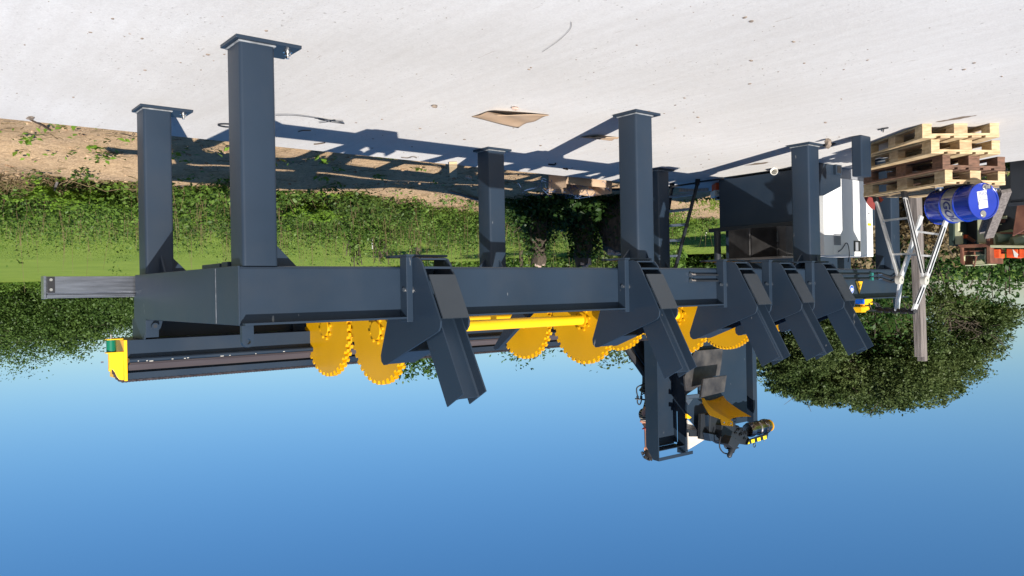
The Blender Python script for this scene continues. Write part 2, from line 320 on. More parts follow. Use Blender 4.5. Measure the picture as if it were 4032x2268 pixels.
# ------------------------------------------------------------------ ground
def build_ground():
    xs = np.concatenate([[-400, -60, -14], np.arange(-2, 16, 0.25), np.arange(16, 40, 1.5), [45, 60, 90, 150, 300, 900]])
    ys = np.concatenate([[-400, -60, -20], np.arange(-8, 18, 0.25), np.arange(18, 40, 1.5), [45, 60, 90, 150, 300, 900]])
    X, Y = np.meshgrid(xs, ys, indexing='ij')
    Z = -0.12 + 0.05*np.sin(X*1.7+Y*0.6)*np.cos(Y*1.1-0.4*X)+0.03*np.sin(4.1*X+1.3*Y)*np.sin(3.3*Y)+0.02*NR.rand(*X.shape)
    near = np.clip((X-4.0)/1.5, 0, 1)
    Z += 0.20*np.exp(-((X-6.3)/0.9)**2)*(0.6+0.4*np.sin(Y*0.9))*near          # low heap of spoil behind the slab
    far = np.clip((np.hypot(X-0, Y-0)-12)/8, 0, 1); Z = Z*(1-far)+(-0.08)*far
    Z = np.where((X < 3.6) & (Y < 10.3), -0.14, Z); Z = np.where((X < 3.9) & (X >= 3.6) & (Y < 10.3), np.minimum(Z, -0.05), Z)
    nx, ny = X.shape; v = np.stack([X, Y, Z], -1).reshape(-1, 3)
    f = [(i*ny+j, (i+1)*ny+j, (i+1)*ny+j+1, i*ny+j+1) for i in range(nx-1) for j in range(ny-1)]
    me = bpy.data.meshes.new('ground'); me.from_pydata(v.tolist(), [], f); me.polygons.foreach_set('use_smooth', [True]*len(f)); me.materials.append(GROUND)
    o = bpy.data.objects.new('ground', me); col.objects.link(o); o['kind'] = 'structure'
    global GZ
    def GZ(x, y):
        i = min(max(np.searchsorted(xs, x)-1, 0), nx-2); j = min(max(np.searchsorted(ys, y)-1, 0), ny-2)
        return float(Z[i, j])
build_ground()
sl = MB(); sl.box(-14, 3.45, -14, 10.2, -0.2, 0.0)
so = sl.build('concrete_slab', SLAB, None, 0.008); so['kind'] = 'structure'

# ------------------------------------------------------------------ log deck
deck = thing('log_deck', 'long anthracite steel log deck on square legs with five slanted arms and yellow toothed wheels', 'log deck', (0, 0, 0))
LX, LW = 2.211, 0.226
def rrect(x0, x1, y0, y1, r, z, n=4):
    out = []
    for (cx, cy, a0) in ((x1-r, y1-r, 0), (x0+r, y1-r, 90), (x0+r, y0+r, 180), (x1-r, y0+r, 270)):
        for k in range(n+1):
            a = R_(a0+90*k/n); out.append((cx+r*math.cos(a), cy+r*math.sin(a), z))
    return out
def tri(mb, pts, off): mb.prism(pts, off)
def leg(x, y, front, ext, bolts):
    z0, z1 = 0.026, 1.42
    m = MB(); m.prism(rrect(x, x+LW, y, y+LW, 0.022, z0), (0, 0, z1-z0)); m.sm = [True]*len(m.f)
    lg = m.build('leg', STEEL, deck); lg.data.set_sharp_from_angle(angle=R_(40))
    b = MB(); b.box(x-0.03, x+LW+0.03, y-0.03, y+LW+ext, 0.0, 0.022); b.build('base_plate', STEEL, lg, 0.003)
    w = MB(); w.box(x-0.008, x+LW+0.008, y-0.008, y+LW+0.008, 0.0225, 0.034); w.build('weld_bead', SEAL, lg, 0.004)
    gl = []; c = x+LW/2; s = 0.17
    gl.append(([(c-0.008, y+LW, z1), (c-0.008, y+LW+s, z1), (c-0.008, y+LW, z1-s)], (0.016, 0, 0)))
    if y > 0.1: gl.append(([(c-0.008, y, z1), (c-0.008, y-s, z1), (c-0.008, y, z1-s)], (0.016, 0, 0)))
    if not front or y > 0.1:
        sx = 0.13 if not front else 0.05
        gl.append(([(x, y+LW/2, z1), (x-sx, y+LW/2, z1), (x, y+LW/2, z1-0.16)], (0, 0.016, 0)))
    if front and y < 0.1: gl.append(([(x+LW, y+0.1, z1), (x+LW+s, y+0.1, z1), (x+LW, y+0.1, z1-s)], (0, 0.016, 0)))
    for gp, go in gl:
        q = MB(); q.prism(gp, go); q.build('gusset', STEEL, lg, 0.002)
    if bolts:
        for bx in (0.05,):
            bt = MB(); bt.lathe((x+bx+0.03, y+LW+ext-0.05, 0.022), (0, 0, 1), [(0, 0.03), (0.006, 0.03), (0.006, 0.02), (0.025, 0.02), (0.025, 0.011), (0.045, 0.011), (0.045, 0)], 12)
            bt.build('anchor_bolt', ZINC, lg)
    return lg
for (x, y, fr, ext, bo) in ((0, 0.03, 1, 0.17, 1), (0, 3.62, 1, 0.08, 0), (0, 6.47, 1, 0.10, 1), (0, 8.39, 1, 0.08, 0),
                            (LX, 0.03, 0, 0.17, 1), (LX, 3.64, 0, 0.08, 0), (LX, 6.49, 0, 0.08, 0)):
    leg(x, y, fr, ext, bo)
YE = 8.62
# front beam: folded plate with a top lip; web face at x = 0
m = MB()
prof = [(-0.085, 1.774), (-0.085, 1.787), (0.06, 1.787), (0.06, 1.42), (0.022, 1.42), (0.007, 1.426), (0.0, 1.44), (0.0, 1.774)]
m.prism([(a, 0.006, b) for a, b in prof], (0, YE, 0))
m.build('front_beam', STEEL, deck, 0.0)
m = MB(); m.prism([(a, 0.006, b) for a, b in [(2.21, 1.42), (2.41, 1.42), (2.41, 1.785), (2.21, 1.785)]], (0, YE, 0)); m.build('rear_beam', STEEL, deck, 0.004)
for y in (1.32, 2.6, 3.73, 5.0, 6.5, 8.45):
    m = MB(); m.box(0.062, 2.208, y-0.06, y+0.06, 1.46, 1.6); m.build('cross_member', STEEL, deck, 0.004)
# end panel closing the near end, with raised rear corner
m = MB(); m.prism([(-0.01, -0.006, 1.42), (-0.01, -0.006, 1.788), (2.07, -0.006, 1.788), (2.16, -0.006, 1.952), (2.47, -0.006, 1.952), (2.47, -0.006, 1.60), (2.415, -0.006, 1.58), (2.415, -0.006, 1.415)], (0, 0.0115, 0))
ep = m.build('end_panel', STEEL, deck, 0.002)
m = MB(); m.box(0.395, 0.402, -0.0085, -0.006, 1.425, 1.784); m.build('weld_seam', mat('scuffed_weld', (0.12, 0.13, 0.15), 0.6, var=0.5, scale=20), ep)
m = MB(); m.box(0.25, 0.36, 0.02, 0.06, 1.385, 1.419); m.build('under_bracket', STEEL, deck, 0.003); m = MB(); m.box(0.4, 0.75, 0.02, 0.10, 1.39, 1.419); m.build('under_bracket', STEEL, deck, 0.003)
def ring_plate(cx, cz, r, z0, w, y, t, axis='Y', hole=0.4):
    """lifting lug: plate with round top and a hole, in plane of constant y (axis Y) or x (axis X)"""
    n = 10; outer = [(-w/2, z0)]+[(-w/2+0 if False else -r*math.cos(math.pi*k/n), cz+r*math.sin(math.pi*k/n)) for k in range(n+1)]+[(w/2, z0)]
    inner = [(hole*r*math.cos(-math.pi*2*k/16+math.pi), cz+hole*r*math.sin(-math.pi*2*k/16+math.pi)) for k in range(16)]
    bm = bmesh.new()
    def P(a, b, d): return (cx+a, y+d, b) if axis == 'Y' else (y+d, cx+a, b)
    vo = [bm.verts.new(P(a, b, 0)) for a, b in outer]; vi = [bm.verts.new(P(a, b, 0)) for a, b in inner]
    es = [bm.edges.new((vo[i], vo[(i+1) % len(vo)])) for i in range(len(vo))]+[bm.edges.new((vi[i], vi[(i+1) % 16])) for i in range(16)]
    res = bmesh.ops.triangle_fill(bm, edges=es, use_beauty=True); fs = [g for g in res['geom'] if isinstance(g, bmesh.types.BMFace)]
    ex = bmesh.ops.extrude_face_region(bm, geom=fs); off = Vector((0, t, 0)) if axis == 'Y' else Vector((t, 0, 0))
    bmesh.ops.translate(bm, verts=[g for g in ex['geom'] if isinstance(g, bmesh.types.BMVert)], vec=off)
    bmesh.ops.recalc_face_normals(bm, faces=bm.faces); me = bpy.data.meshes.new('lug'); bm.to_mesh(me); bm.free(); return me
def lug(cx, cz, r, z0, w, y, t, axis, hole, parent=deck, name='lifting_lug', material=STEEL):
    me = ring_plate(cx, cz, r, z0, w, y, t, axis, hole); me.materials.append(material); o = bpy.data.objects.new(name, me); col.objects.link(o); o.parent = parent; return o
lug(0.03, 1.885, 0.036, 1.788, 0.072, -0.06, 0.035, 'X', 0.5)
lug(8.40, 1.87, 0.045, 1.788, 0.09, -0.04, 0.022, 'X', 0.5)
# slotted bracket with a round hole at the rear near corner
m = MB(); m.prism([on('X', 2.06, x, y) for x, y in ((574, 1260), (641, 1264), (634, 1290), (626, 1300), (626, 1327), (574, 1330))], (0.016, 0, 0)); br = m.build('corner_bracket', STEEL, deck, 0.002)
c = on('X', 2.06, 607, 1284); m = MB(); m.tube([(c.x-0.035, c.y, c.z), (c.x+0.001, c.y, c.z)], 0.027, 20); m.build('pin', STEEL, br)
m = MB(); m.tube([(c.x-0.0352, c.y, c.z), (c.x-0.034, c.y, c.z)], 0.016, 16); m.build('pin_hole', STEEL_D, br)
# aluminium slide rail standing out past the near end
m = MB(); m.box(2.452, 2.56, -0.66, 6.0, 1.423, 1.558); m.box(2.452, 2.56, -0.66, 6.0, 1.572, 1.60); m.box(2.462, 2.56, -0.655, 6.0, 1.558, 1.572)
rl = m.build('slide_rail', ALU, deck, 0.003)
m = MB(); m.box(2.446, 2.4515, -0.655, -0.60, 1.425, 1.555); m.build('rail_end_clamp', BLACK, rl, 0.001)
m = MB(); m.box(2.44, 2.57, -0.68, -0.662, 1.42, 1.604); m.build('rail_cap', ALU, rl, 0.002)
for z in (1.45, 1.53):
    m = MB(); m.lathe((2.446, -0.628, z), (-1, 0, 0), [(0, 0.012), (0.008, 0.012), (0.008, 0)], 10); m.build('rail_bolt', ZINC, rl)

# log arms ---------------------------------------------------------
def arm(y):
    t = 0.014; Wd = 0.245
    P = [(-0.002, 1.36), (-0.135, 1.36), (-0.175, 1.372), (-0.205, 1.405), (-0.405, 1.765), (-0.423, 1.80), (-0.418, 1.84), (-0.395, 1.868), (-0.354, 1.885), (0.305, 2.135), (0.345, 2.14), (0.378, 2.115), (0.385, 2.07), (0.272, 1.788), (-0.002, 1.788)]
    a = MB(); a.prism([(p[0], y, p[1]) for p in P], (0, t, 0)); root = a.build('log_arm', STEEL, deck, 0.0015, seg=1)
    b = MB(); b.prism([(p[0], y+Wd-t, p[1]) for p in P], (0, t, 0)); b.build('side_plate', STEEL, root, 0.0015, seg=1)
    f = MB(); f.box(-0.088, -0.001, y-0.052, y-0.001, 1.355, 1.81); f.build('mounting_strip', STEEL, root, 0.004)
    f = MB(); f.box(-0.09, 0.20, y-0.05, y+Wd+0.05, 1.338, 1.3545); f.build('clamp_plate', STEEL, root, 0.002)
    # face plate between the side plates with a hole below it
    d = Vector((-0.20, 0, 0.36)).normalized(); n = Vector((-d.z, 0, d.x))
    s0 = Vector((-0.262, 0, 1.49)); s1 = Vector((-0.425, 0, 1.785))
    q = MB(); q.prism([s0+Vector((0, y+t+0.0005, 0)), s1+Vector((0, y+t+0.0005, 0)), s1+Vector((0, y+Wd-t-0.0005, 0)), s0+Vector((0, y+Wd-t-0.0005, 0))], -n*-0.012 if n.x < 0 else n*0.012); q.build('face_plate', mat('face_paint', (0.026, 0.034, 0.044), 0.4, var=0.05) if 'face_paint' not in bpy.data.materials else bpy.data.materials['face_paint'], root)
    q = MB(); q.bar((-0.205, y+t, 1.435), (-0.205, y+Wd-t, 1.435), 0.035, 0.016); q.build('spacer_bar', STEEL, root, 0.002); q = MB(); q.bar((-0.09, y+t, 1.372), (-0.09, y+Wd-t, 1.372), 0.16, 0.012); q.build('spacer_bar', STEEL, root, 0.002)
    q = MB(); q.prism([(0.02, y+t, 2.015), (0.30, y+t, 2.12), (0.296, y+t, 2.13), (0.01, y+t, 2.025)], (0, Wd-2*t, 0)); q.build('rear_spacer', STEEL, root)
    # H-section upright
    dd = Vector((-0.482, 0, 0.876)); pn = Vector((0.876, 0, 0.482))
    e = Vector((-0.632, 0, 2.268)); L = 0.60; fw = 0.215; y0 = y+t+0.012; y1 = y+Wd-t-0.012
    h = MB(); k = e-dd*L
    for yy in (y0, y1-0.011):
        h.prism([k+Vector((0, yy, 0)), e+Vector((0, yy, 0)), e+pn*fw+Vector((0, yy, 0)), k+pn*fw+Vector((0, yy, 0))], (0, 0.011, 0))
    w0 = pn*(fw*0.40); h.prism([k+w0+Vector((0, y0+0.0115, 0)), e+w0+Vector((0, y0+0.0115, 0)), e+w0+pn*0.009+Vector((0, y0+0.0115, 0)), k+w0+pn*0.009+Vector((0, y0+0.0115, 0))], (0, y1-y0-0.023, 0))
    for yy, sg in ((y0+0.0115, 1), (y1-0.0115, -1)):   # root fillets
        for oo, pg in ((w0, -1), (w0+pn*0.009, 1)):
            A = k+oo+Vector((0, yy, 0)); h.prism([A, A+Vector((0, sg*0.012, 0)), A+pn*pg*0.012], dd*L)
    h.build('upright', STEEL, root, 0.001, seg=1)
    bt = MB(); c0 = (-0.06, y, 1.585); bt.lathe(c0, (0, -1, 0), [(0, 0.034), (0.006, 0.034), (0.006, 0.025), (0.032, 0.025), (0.032, 0.016), (0.06, 0.016), (0.06, 0)], 8); bt.build('bolt', ZINC, root)
    q = MB()
    for k2 in range(26): q.sphere((-0.066, y-0.003, 1.365+k2*0.0172), 0.0055, 6, 4)
    q.build('weld_bead', STEEL, root)
for y in (1.195, 3.40, 4.80, 5.575, 6.40): arm(y)

# toothed wheels ---------------------------------------------------
WZ = 1.912
def wheel(x, y, r=0.445, teeth=38, flange=True, notch=False):
    def disc(y0, t, ph, duty=0.5):
        pts = []
        for k in range(teeth):
            a = 2*math.pi*(k+ph)/teeth; st = 2*math.pi/teeth
            for (da, rr) in ((0.0, r-0.032), (st*0.08, r), (st*duty, r), (st*(duty+0.08), r-0.032)):
                pts.append((x+rr*math.cos(a+da), y0, WZ+rr*math.sin(a+da)))
        mb = MB(); mb.prism(pts, (0, t, 0)); return mb
    m = disc(y, 0.028, 0); root = m.build('toothed_wheel', YEL, deck)
    m = disc(y+0.0285, 0.028, 0.5); m.build('toothed_plate', YEL, root)
    m = MB(); m.lathe((x, y+0.062, WZ), (0, 1, 0), [(-0.005, 0), (-0.005, r-0.08), (0.0, r-0.08), (0.0, 0.07), (0.06, 0.07)], 40); m.build('hub', YEL, root)
    if flange:
        m = MB(); m.lathe((x, y, WZ), (0, -1, 0), [(0, 0.075), (0.02, 0.075), (0.02, 0)], 28)
        for k in range(8):
            a = 2*math.pi*k/8+0.2; cc = (x+0.1*math.cos(a), y, WZ+0.1*math.sin(a)); m.lathe(cc, (0, -1, 0), [(0, 0.015), (0.016, 0.015), (0.016, 0)], 8)
        m.build('bolted_flange', YEL, root)
    return root
XF, XR = 0.925, 1.865
for y in (1.47, 3.80, 5.28): wheel(XF, y, flange=True); wheel(XR, y, flange=True)
wheel(XF, 6.13, 0.44, 60); wheel(XR, 6.13, 0.44, 60)
wheel(XR, 8.25, 0.44, 38)
for x, spans in ((XF, ((1.56, 3.786), (3.90, 5.266), (5.38, 6.116), (6.2, 8.6))), (XR, ((1.56, 3.786), (3.90, 5.266), (5.38, 6.116), (6.2, 8.236)))):
    for a, b in spans:
        m = MB(); m.tube([(x, a, WZ), (x, b, WZ)], 0.049, 24); m.build('drive_shaft', YELB, deck)
m = MB(); m.box(1.33, 1.46, 1.50, 1.56, 1.83, 1.98); m.box(1.35, 1.44, 1.56, 1.62, 1.79, 1.9); m.build('bearing_block', YELB, deck, 0.006)
m = MB(); m.box(1.33, 1.46, 3.84, 3.9, 1.79, 1.90); m.build('bearing_block', YELB, deck, 0.006)
# sloping stop finger between the wheels
m = MB(); m.prism([on('Y', 3.2, x, y) for x, y in ((1942, 1370), (1949, 1378), (1962, 1373), (2090, 1232), (2020, 1232))], (0, 0.05, 0)); m.build('stop_finger', STEEL, deck, 0.002)

# fittings on the front beam
def beam_text_signs():
    s = MB(); c = on('X', -0.003, 3354, 1139)
    s.tube([(-0.0005, c.y, c.z), (-0.003, c.y, c.z)], 0.050, 28); o = s.build('warning_sign', WHITE, deck)
    s = MB(); s.tube([(-0.003, c.y, c.z), (-0.0045, c.y, c.z)], 0.045, 28); s.build('sign_face', SIGNBLUE, o)
    s = MB(); s.sphere((-0.0048, c.y, c.z), 0.017, 14, 8, (0.05, 1, 1.1)); s.box(-0.006, -0.0045, c.y-0.028, c.y-0.017, c.z-0.012, c.z+0.014); s.box(-0.006, -0.0045, c.y+0.017, c.y+0.028, c.z-0.012, c.z+0.014)
    arc = [(-0.005, c.y+0.024*math.cos(a), c.z+0.01+0.022*math.sin(a)) for a in [math.pi*k/8 for k in range(9)]]; s.tube(arc, 0.0025, 6); s.build('sign_symbol', WHITE, o)
    A = [on('X', -0.003, x, y) for x, y in ((3366, 1105), (3399, 1105), (3384, 1162))]
    s = MB(); s.prism([(-0.0005, p.y, p.z) for p in A], (-0.002, 0, 0)); o = s.build('warning_sign', BLACK, deck)
    cc = sum(A, Vector())/3; s = MB(); s.prism([(-0.003, cc.y+(p.y-cc.y)*0.84, cc.z+(p.z-cc.z)*0.84) for p in A], (-0.0015, 0, 0)); s.build('sign_face', SIGNYEL, o)
    s = MB(); s.tube([(-0.005, cc.y+0.028*math.cos(a)*(1-a/16), cc.z-0.012+0.028*math.sin(a)*(1-a/16)) for a in [k*0.5 for k in range(18)]], 0.0028, 6)
    s.tube([(-0.005, cc.y-0.008, cc.z-0.02), (-0.005, cc.y+0.01, cc.z+0.03)], 0.003, 6); s.build('sign_symbol', BLACK, o)
beam_text_signs()
for k, zz in enumerate((1.488, 1.545)):
    a = MB(); a.tube([(-0.022, 6.68, zz), (-0.022, 8.0, zz)], 0.009, 10); p = a.build('hydraulic_pipe', STEEL_D, deck)
    a = MB(); a.lathe((-0.022, 7.95, zz), (0, 1, 0), [(0, 0.014), (0.05, 0.014), (0.05, 0.011), (0.12, 0.011), (0.12, 0)], 8); a.build('pipe_fitting', ZINC, p)
    a = MB(); a.box(-0.04, -0.001, 7.78, 7.82, zz-0.018, zz+0.018); a.build('pipe_clamp', mat('teal_clamp', (0.02, 0.16, 0.14), 0.5), p)
    a = MB(); a.tube(smooth_path([(-0.022, 8.06, zz), (-0.03, 8.2, zz+0.03), (-0.035, 8.32, zz+0.045), (-0.03, 8.45, zz), (-0.02, 8.58, zz-0.01)]), 0.012, 8); a.build('hydraulic_hose', RUBBER, p)
    a = MB(); a.tube([(-0.022, 4.36, zz), (-0.022, 4.745, zz)], 0.009, 10); p = a.build('hydraulic_pipe', STEEL_D, deck)
    a = MB(); a.lathe((-0.022, 4.32, zz), (0, 1, 0), [(0, 0), (0, 0.02), (0.015, 0.02), (0.02, 0.013), (0.07, 0.013), (0.07, 0)], 8); a.build('pipe_fitting', ZINC, p)
# yellow valve block with a nest of hoses on top of the far end
p0 = on('X', 0.05, 3405, 1200)
m = MB(); m.box(0.0, 0.12, p0.y-0.09, p0.y+0.10, 1.789, 1.86); m.box(0.02, 0.1, p0.y-0.14, p0.y+0.06, 1.88, 1.93); m.box(0.04, 0.08, p0.y-0.06, p0.y+0.04, 1.85, 1.885)
for k in range(4): m.box(0.0, 0.11, p0.y-0.17+k*0.03, p0.y-0.155+k*0.03, 1.885, 1.95)
vb = m.build('valve_block', YELB, deck, 0.004)
m = MB(); m.box(0.0, 0.1, p0.y-0.14, p0.y-0.095, 1.79, 1.85); m.build('solenoid', SIGNBLUE, vb, 0.004)
m = MB()
for k in range(7):
    a0 = rnd.uniform(0, 6); pts = [(0.02-0.02*rnd.random()+0.03*math.sin(a*1.3), p0.y+0.12+0.13*math.cos(a+a0), 1.885+0.055*math.sin(a*1.1+a0)) for a in [j*0.35 for j in range(14)]]; m.tube(pts, 0.007, 6)
m.build('hose_tangle', RUBBER, vb)

# ------------------------------------------------------------------ chain conveyor
conv = thing('chain_conveyor', 'long steel trough conveyor with roller chain and yellow end guard above the log deck', 'conveyor', (2.3, 0, 1.785))
CX = 2.2; YC0, YC1 = -0.128, 6.35
m = MB()
pr = [(CX, 1.955), (CX, 2.095), (CX-0.055, 2.101), (CX-0.065, 2.110), (CX-0.065, 2.125), (CX-0.055, 2.133), (CX+0.02, 2.150), (CX+0.05, 2.205), (CX+0.052, 2.218), (CX+0.012, 2.224), (CX+0.012, 2.279), (CX+0.03, 2.279), (CX+0.03, 2.235), (CX+0.10, 2.20), (CX+0.10, 2.00), (CX+0.55, 2.00), (CX+0.55, 2.27), (CX+0.565, 2.27), (CX+0.565, 1.955)]
m.prism([(a, YC0, b) for a, b in pr], (0, YC1-YC0, 0)); tr_ = m.build('trough', STEEL, conv, 0.0)
m = MB(); m.prism([(a, YC0+0.01, b) for a, b in [(CX-0.060, 2.136), (CX+0.012, 2.153), (CX+0.044, 2.206), (CX+0.035, 2.206), (CX+0.005, 2.158), (CX-0.062, 2.142)]], (0, YC1-YC0-0.02, 0)); m.build('shaded_slope_strip', SLOPE_SHADE, tr_)  # strip painted with the purplish tone of the shaded, reflecting slope
m = MB()
for k in range(18):
    yy = YC0+0.03+rnd.random()**1.5*3.2; m.sphere((CX-0.064, yy, 2.128+rnd.uniform(-0.004, 0.004)), 0.0035, 6, 4, (0.5, rnd.uniform(1.5, 6), 0.9))
m.build('paint_chips', mat('bare_chip', (0.6, 0.58, 0.52), 0.5), tr_)
m = MB()
for y in (0.0, 1.4, 3.7, 5.0): m.box(CX+0.24, CX+0.40, y+0.01, y+0.16, 1.786, 1.954)
m.box(CX+0.30, CX+0.34, 0.02, 6.3, 1.787, 1.953)
m.build('support', STEEL, conv, 0.003)
# roller chain: link plates and rollers
def chain_mesh(path, step, mb):
    d = 0.0; pts = [Vector(p) for p in path]; seg = 0; out = []
    cum = [0]
    for i in range(len(pts)-1): cum.append(cum[-1]+(pts[i+1]-pts[i]).length)
    n = int(cum[-1]/step)
    for k in range(n+1):
        s = k*step
        while seg < len(pts)-2 and cum[seg+1] < s: seg += 1
        out.append(pts[seg].lerp(pts[seg+1], min(1, (s-cum[seg])/(cum[seg+1]-cum[seg]))))
    for k in range(len(out)-1):
        a, b = out[k], out[k+1]; w = 0.018 if k % 2 else 0.024
        for sx in (-1, 1):
            mb.bar(a+Vector((sx*w/2, 0, 0)), b+Vector((sx*w/2, 0, 0)), 0.003, 0.017) if abs((b-a).normalized().z) < 0.8 else mb.bar(a+Vector((sx*w/2, 0, 0)), b+Vector((sx*w/2, 0, 0)), 0.003, 0.013, (0, 1, 0))
            c2 = a+Vector((sx*w/2, 0, 0)); mb.tube([c2-Vector((0.002, 0, 0)), c2+Vector((0.002, 0, 0))], 0.0115, 8)
        mb.tube([a-Vector((0.011, 0, 0)), a+Vector((0.011, 0, 0))], 0.0075, 6)
cp = [on('X', CX+0.02, x, y) for x, y in ((443.5, 1458), (446, 1466), (450.5, 1475), (457, 1486), (466, 1495), (476, 1500), (486, 1502))]+[Vector((CX+0.02, -0.12, 2.288))]
m = MB(); chain_mesh(smooth_path(cp, 5)+[(CX+0.02, 6.3, 2.287)], 0.0254, m); m.build('roller_chain', CHAIN, conv)
# end guard
m = MB()
m.prism([on('X', CX, 400+a/4.14, 1250+b/4.14) for a, b in ((130, 577), (362, 562), (362, 1018), (335, 1022), (290, 1012), (250, 965), (215, 890), (180, 850), (130, 828))], (0.018, 0, 0))
m.box(CX-0.012, CX+0.50, -0.154, -0.130, 1.952, 2.285)
m.box(CX-0.012, CX+0.06, -0.285, -0.155, 2.045, 2.053); m.box(CX+0.0, CX+0.085, -0.275, -0.155, 1.938, 1.946); m.box(CX+0.0185, CX+0.05, -0.262, -0.155, 2.0535, 2.2)
eg = m.build('end_guard', YELB, conv, 0.002)
m = MB(); m.tube([(CX+0.04, -0.238, 1.948), (CX+0.04, -0.238, 2.043)], 0.037, 24); m.build('guide_roller', GREEN, eg)
m = MB(); m.lathe((CX+0.04, -0.238, 1.938), (0, 0, -1), [(0, 0.013), (0.01, 0.013), (0.01, 0.008), (0.035, 0.008), (0.035, 0)], 8); m.lathe((CX+0.002, -0.305, 2.12), (0, -1, 0), [(0, 0.006), (0.02, 0.006), (0.02, 0)], 8); m.build('bolt', ZINC, eg)

# ------------------------------------------------------------------ wood processor (tower, panels, chute, saw head)
proc = thing('wood_processor', 'dark steel wood processor with tall channel tower and yellow chute above the far arms', 'wood processor', (1.6, 8.0, 0))
TX = 2.3
ty0, ty1 = 6.50, 7.08
m = MB()
zt = 3.95
m.prism([(TX, ty0, 1.9), (TX+0.225, ty0, 1.9), (TX+0.225, ty0, zt-0.17), (TX+0.10, ty0, zt-0.005), (TX, ty0, zt)], (0, 0.012, 0))
m.box(TX+0.205, TX+0.217, ty0+0.012, ty1-0.012, 1.9, zt-0.14)
m.box(TX, TX+0.14, ty1-0.012, ty1, 1.9, zt-0.02); m.box(TX+0.155, TX+0.217, ty1-0.012, ty1, 1.9, zt-0.16)
m.box(TX+0.14, TX+0.155, ty1-0.012, ty1, 3.78, zt-0.02); m.box(TX+0.14, TX+0.155, ty1-0.012, ty1, 1.9, 3.35)
m.box(TX+0.012, TX+0.2, ty0+0.012, ty1-0.012, zt-0.14, zt-0.13)
m.box(TX-0.004, TX+0.006, ty0-0.001, ty1+0.14, zt-0.045, zt); m.box(TX-0.006, TX+0.03, ty1, ty1+0.03, 2.0, zt-0.05)
m.build('guide_tower', STEEL, proc, 0.002)
m = MB(); m.box(TX+0.235, TX+0.25, ty1-0.1, ty1-0.05, 1.9, 3.75); m.build('guide_rod', ZINC, proc)
m = MB()   # rear panel and post
a = on('X', 2.2, 2845, 1400); b = on('X', 2.2, 2938, 1400)
m.box(2.2, 2.23, a.y-0.55, b.y, 1.8, 3.62); m.box(2.23, 2.8, b.y-0.012, b.y, 1.8, 3.62); m.build('rear_panel', STEEL, proc, 0.004)
a = on('X', 2.2, 2962, 1500); b = on('X', 2.2, 2981, 1500)
m = MB(); m.box(2.2, 2.32, a.y+0.02, a.y+0.12, 1.7, 3.66); m.build('frame_post', STEEL, proc, 0.006)
# base body with flat lower box, raised box above
m = MB(); m.box(0.95, 2.35, 8.0, 9.9, 0.04, 0.74); m.box(1.25, 2.35, 8.14, 9.7, 0.745, 1.74); bd = m.build('machine_body', STEEL, proc, 0.006)
m = MB(); m.box(0.9, 2.5, 7.93, 8.0, 0.745, 0.80); m.tube([(2.32, 7.9, 0.80), (2.32, 7.9, 1.28)], 0.05, 14); m.build('frame_rail', STEEL_D, proc, 0.004)
m = MB(); m.prism([(0.73, y, z) for y, z in ((7.98, 0.0), (8.5, 0.0), (8.5, 0.28), (8.06, 0.43), (7.98, 0.43))], (0.21, 0, 0)); sk = m.build('outrigger', STEEL, proc, 0.004)
c = on('X', 0.73, 3293, 668); m = MB(); m.box(0.69, 0.729, c.y-0.075, c.y+0.075, c.z-0.06, c.z+0.075); m.build('socket', STEEL, sk, 0.006)
m = MB(); m.box(0.686, 0.6895, c.y-0.05, c.y+0.045, c.z-0.04, c.z+0.05); m.build('socket_mouth', BLACK, sk)
m = MB(); m.box(0.80, 0.82, 7.95, 7.985, 0.02, 1.30); m.build('edge_strip', STEEL_D, proc)
# ribbed guard box in front of the body
gx0, gx1, gxm = 1.05, 1.93, 1.47
m = MB()
def ribs(mb, A, B, z0, z1, n, taper=0.0):
    A = Vector(A); B = Vector(B); d = B-A; nn = Vector((d.y, -d.x, 0)).normalized()
    if nn.y > 0: nn = -nn
    for k in range(n):
        p = A+d*(k/n); q = A+d*((k+0.5)/n); r_ = A+d*((k+1)/n)
        mb.add([p, q+nn*0.02, q+nn*0.02+Vector((0, 0, z1-z0)), p+Vector((0, 0, z1-z0))], [(0, 1, 2, 3)]); mb.add([q+nn*0.02, r_, r_+Vector((0, 0, z1-z0)), q+nn*0.02+Vector((0, 0, z1-z0))], [(0, 1, 2, 3)])
        mb.v[-8:] = [(v[0], v[1], v[2]+z0) for v in mb.v[-8:]]
RIBM = mat('ribbed_guard', (0.045, 0.043, 0.043), 0.55, metal=0.2, var=0.3, scale=7)
m.prism([(1.92, 7.69, 0.82), (1.47, 7.54, 0.82), (1.05, 7.66, 0.82), (1.0, 7.9, 0.82), (1.95, 7.9, 0.82)], (0, 0, 0.40))
rb = m.build('guard_box', RIBM, proc)
m = MB(); ribs(m, (1.93, 7.655, 0), (1.475, 7.495, 0), 0.825, 1.215, 34); ribs(m, (1.465, 7.495, 0), (1.13, 7.59, 0), 0.825, 1.215, 26); m.build('ribbed_sheet', RIBM, rb)
m = MB(); m.box(0.98, 1.97, 7.46, 7.9, 1.222, 1.24); m.build('guard_lid', RIBM, rb, 0.002)
m = MB(); m.tube([(1.12, 7.56, 0.90), (1.09, 7.53, 0.90), (1.09, 7.53, 1.03), (1.12, 7.56, 1.03)], 0.009, 8); m.build('grab_handle', BLACK, rb)
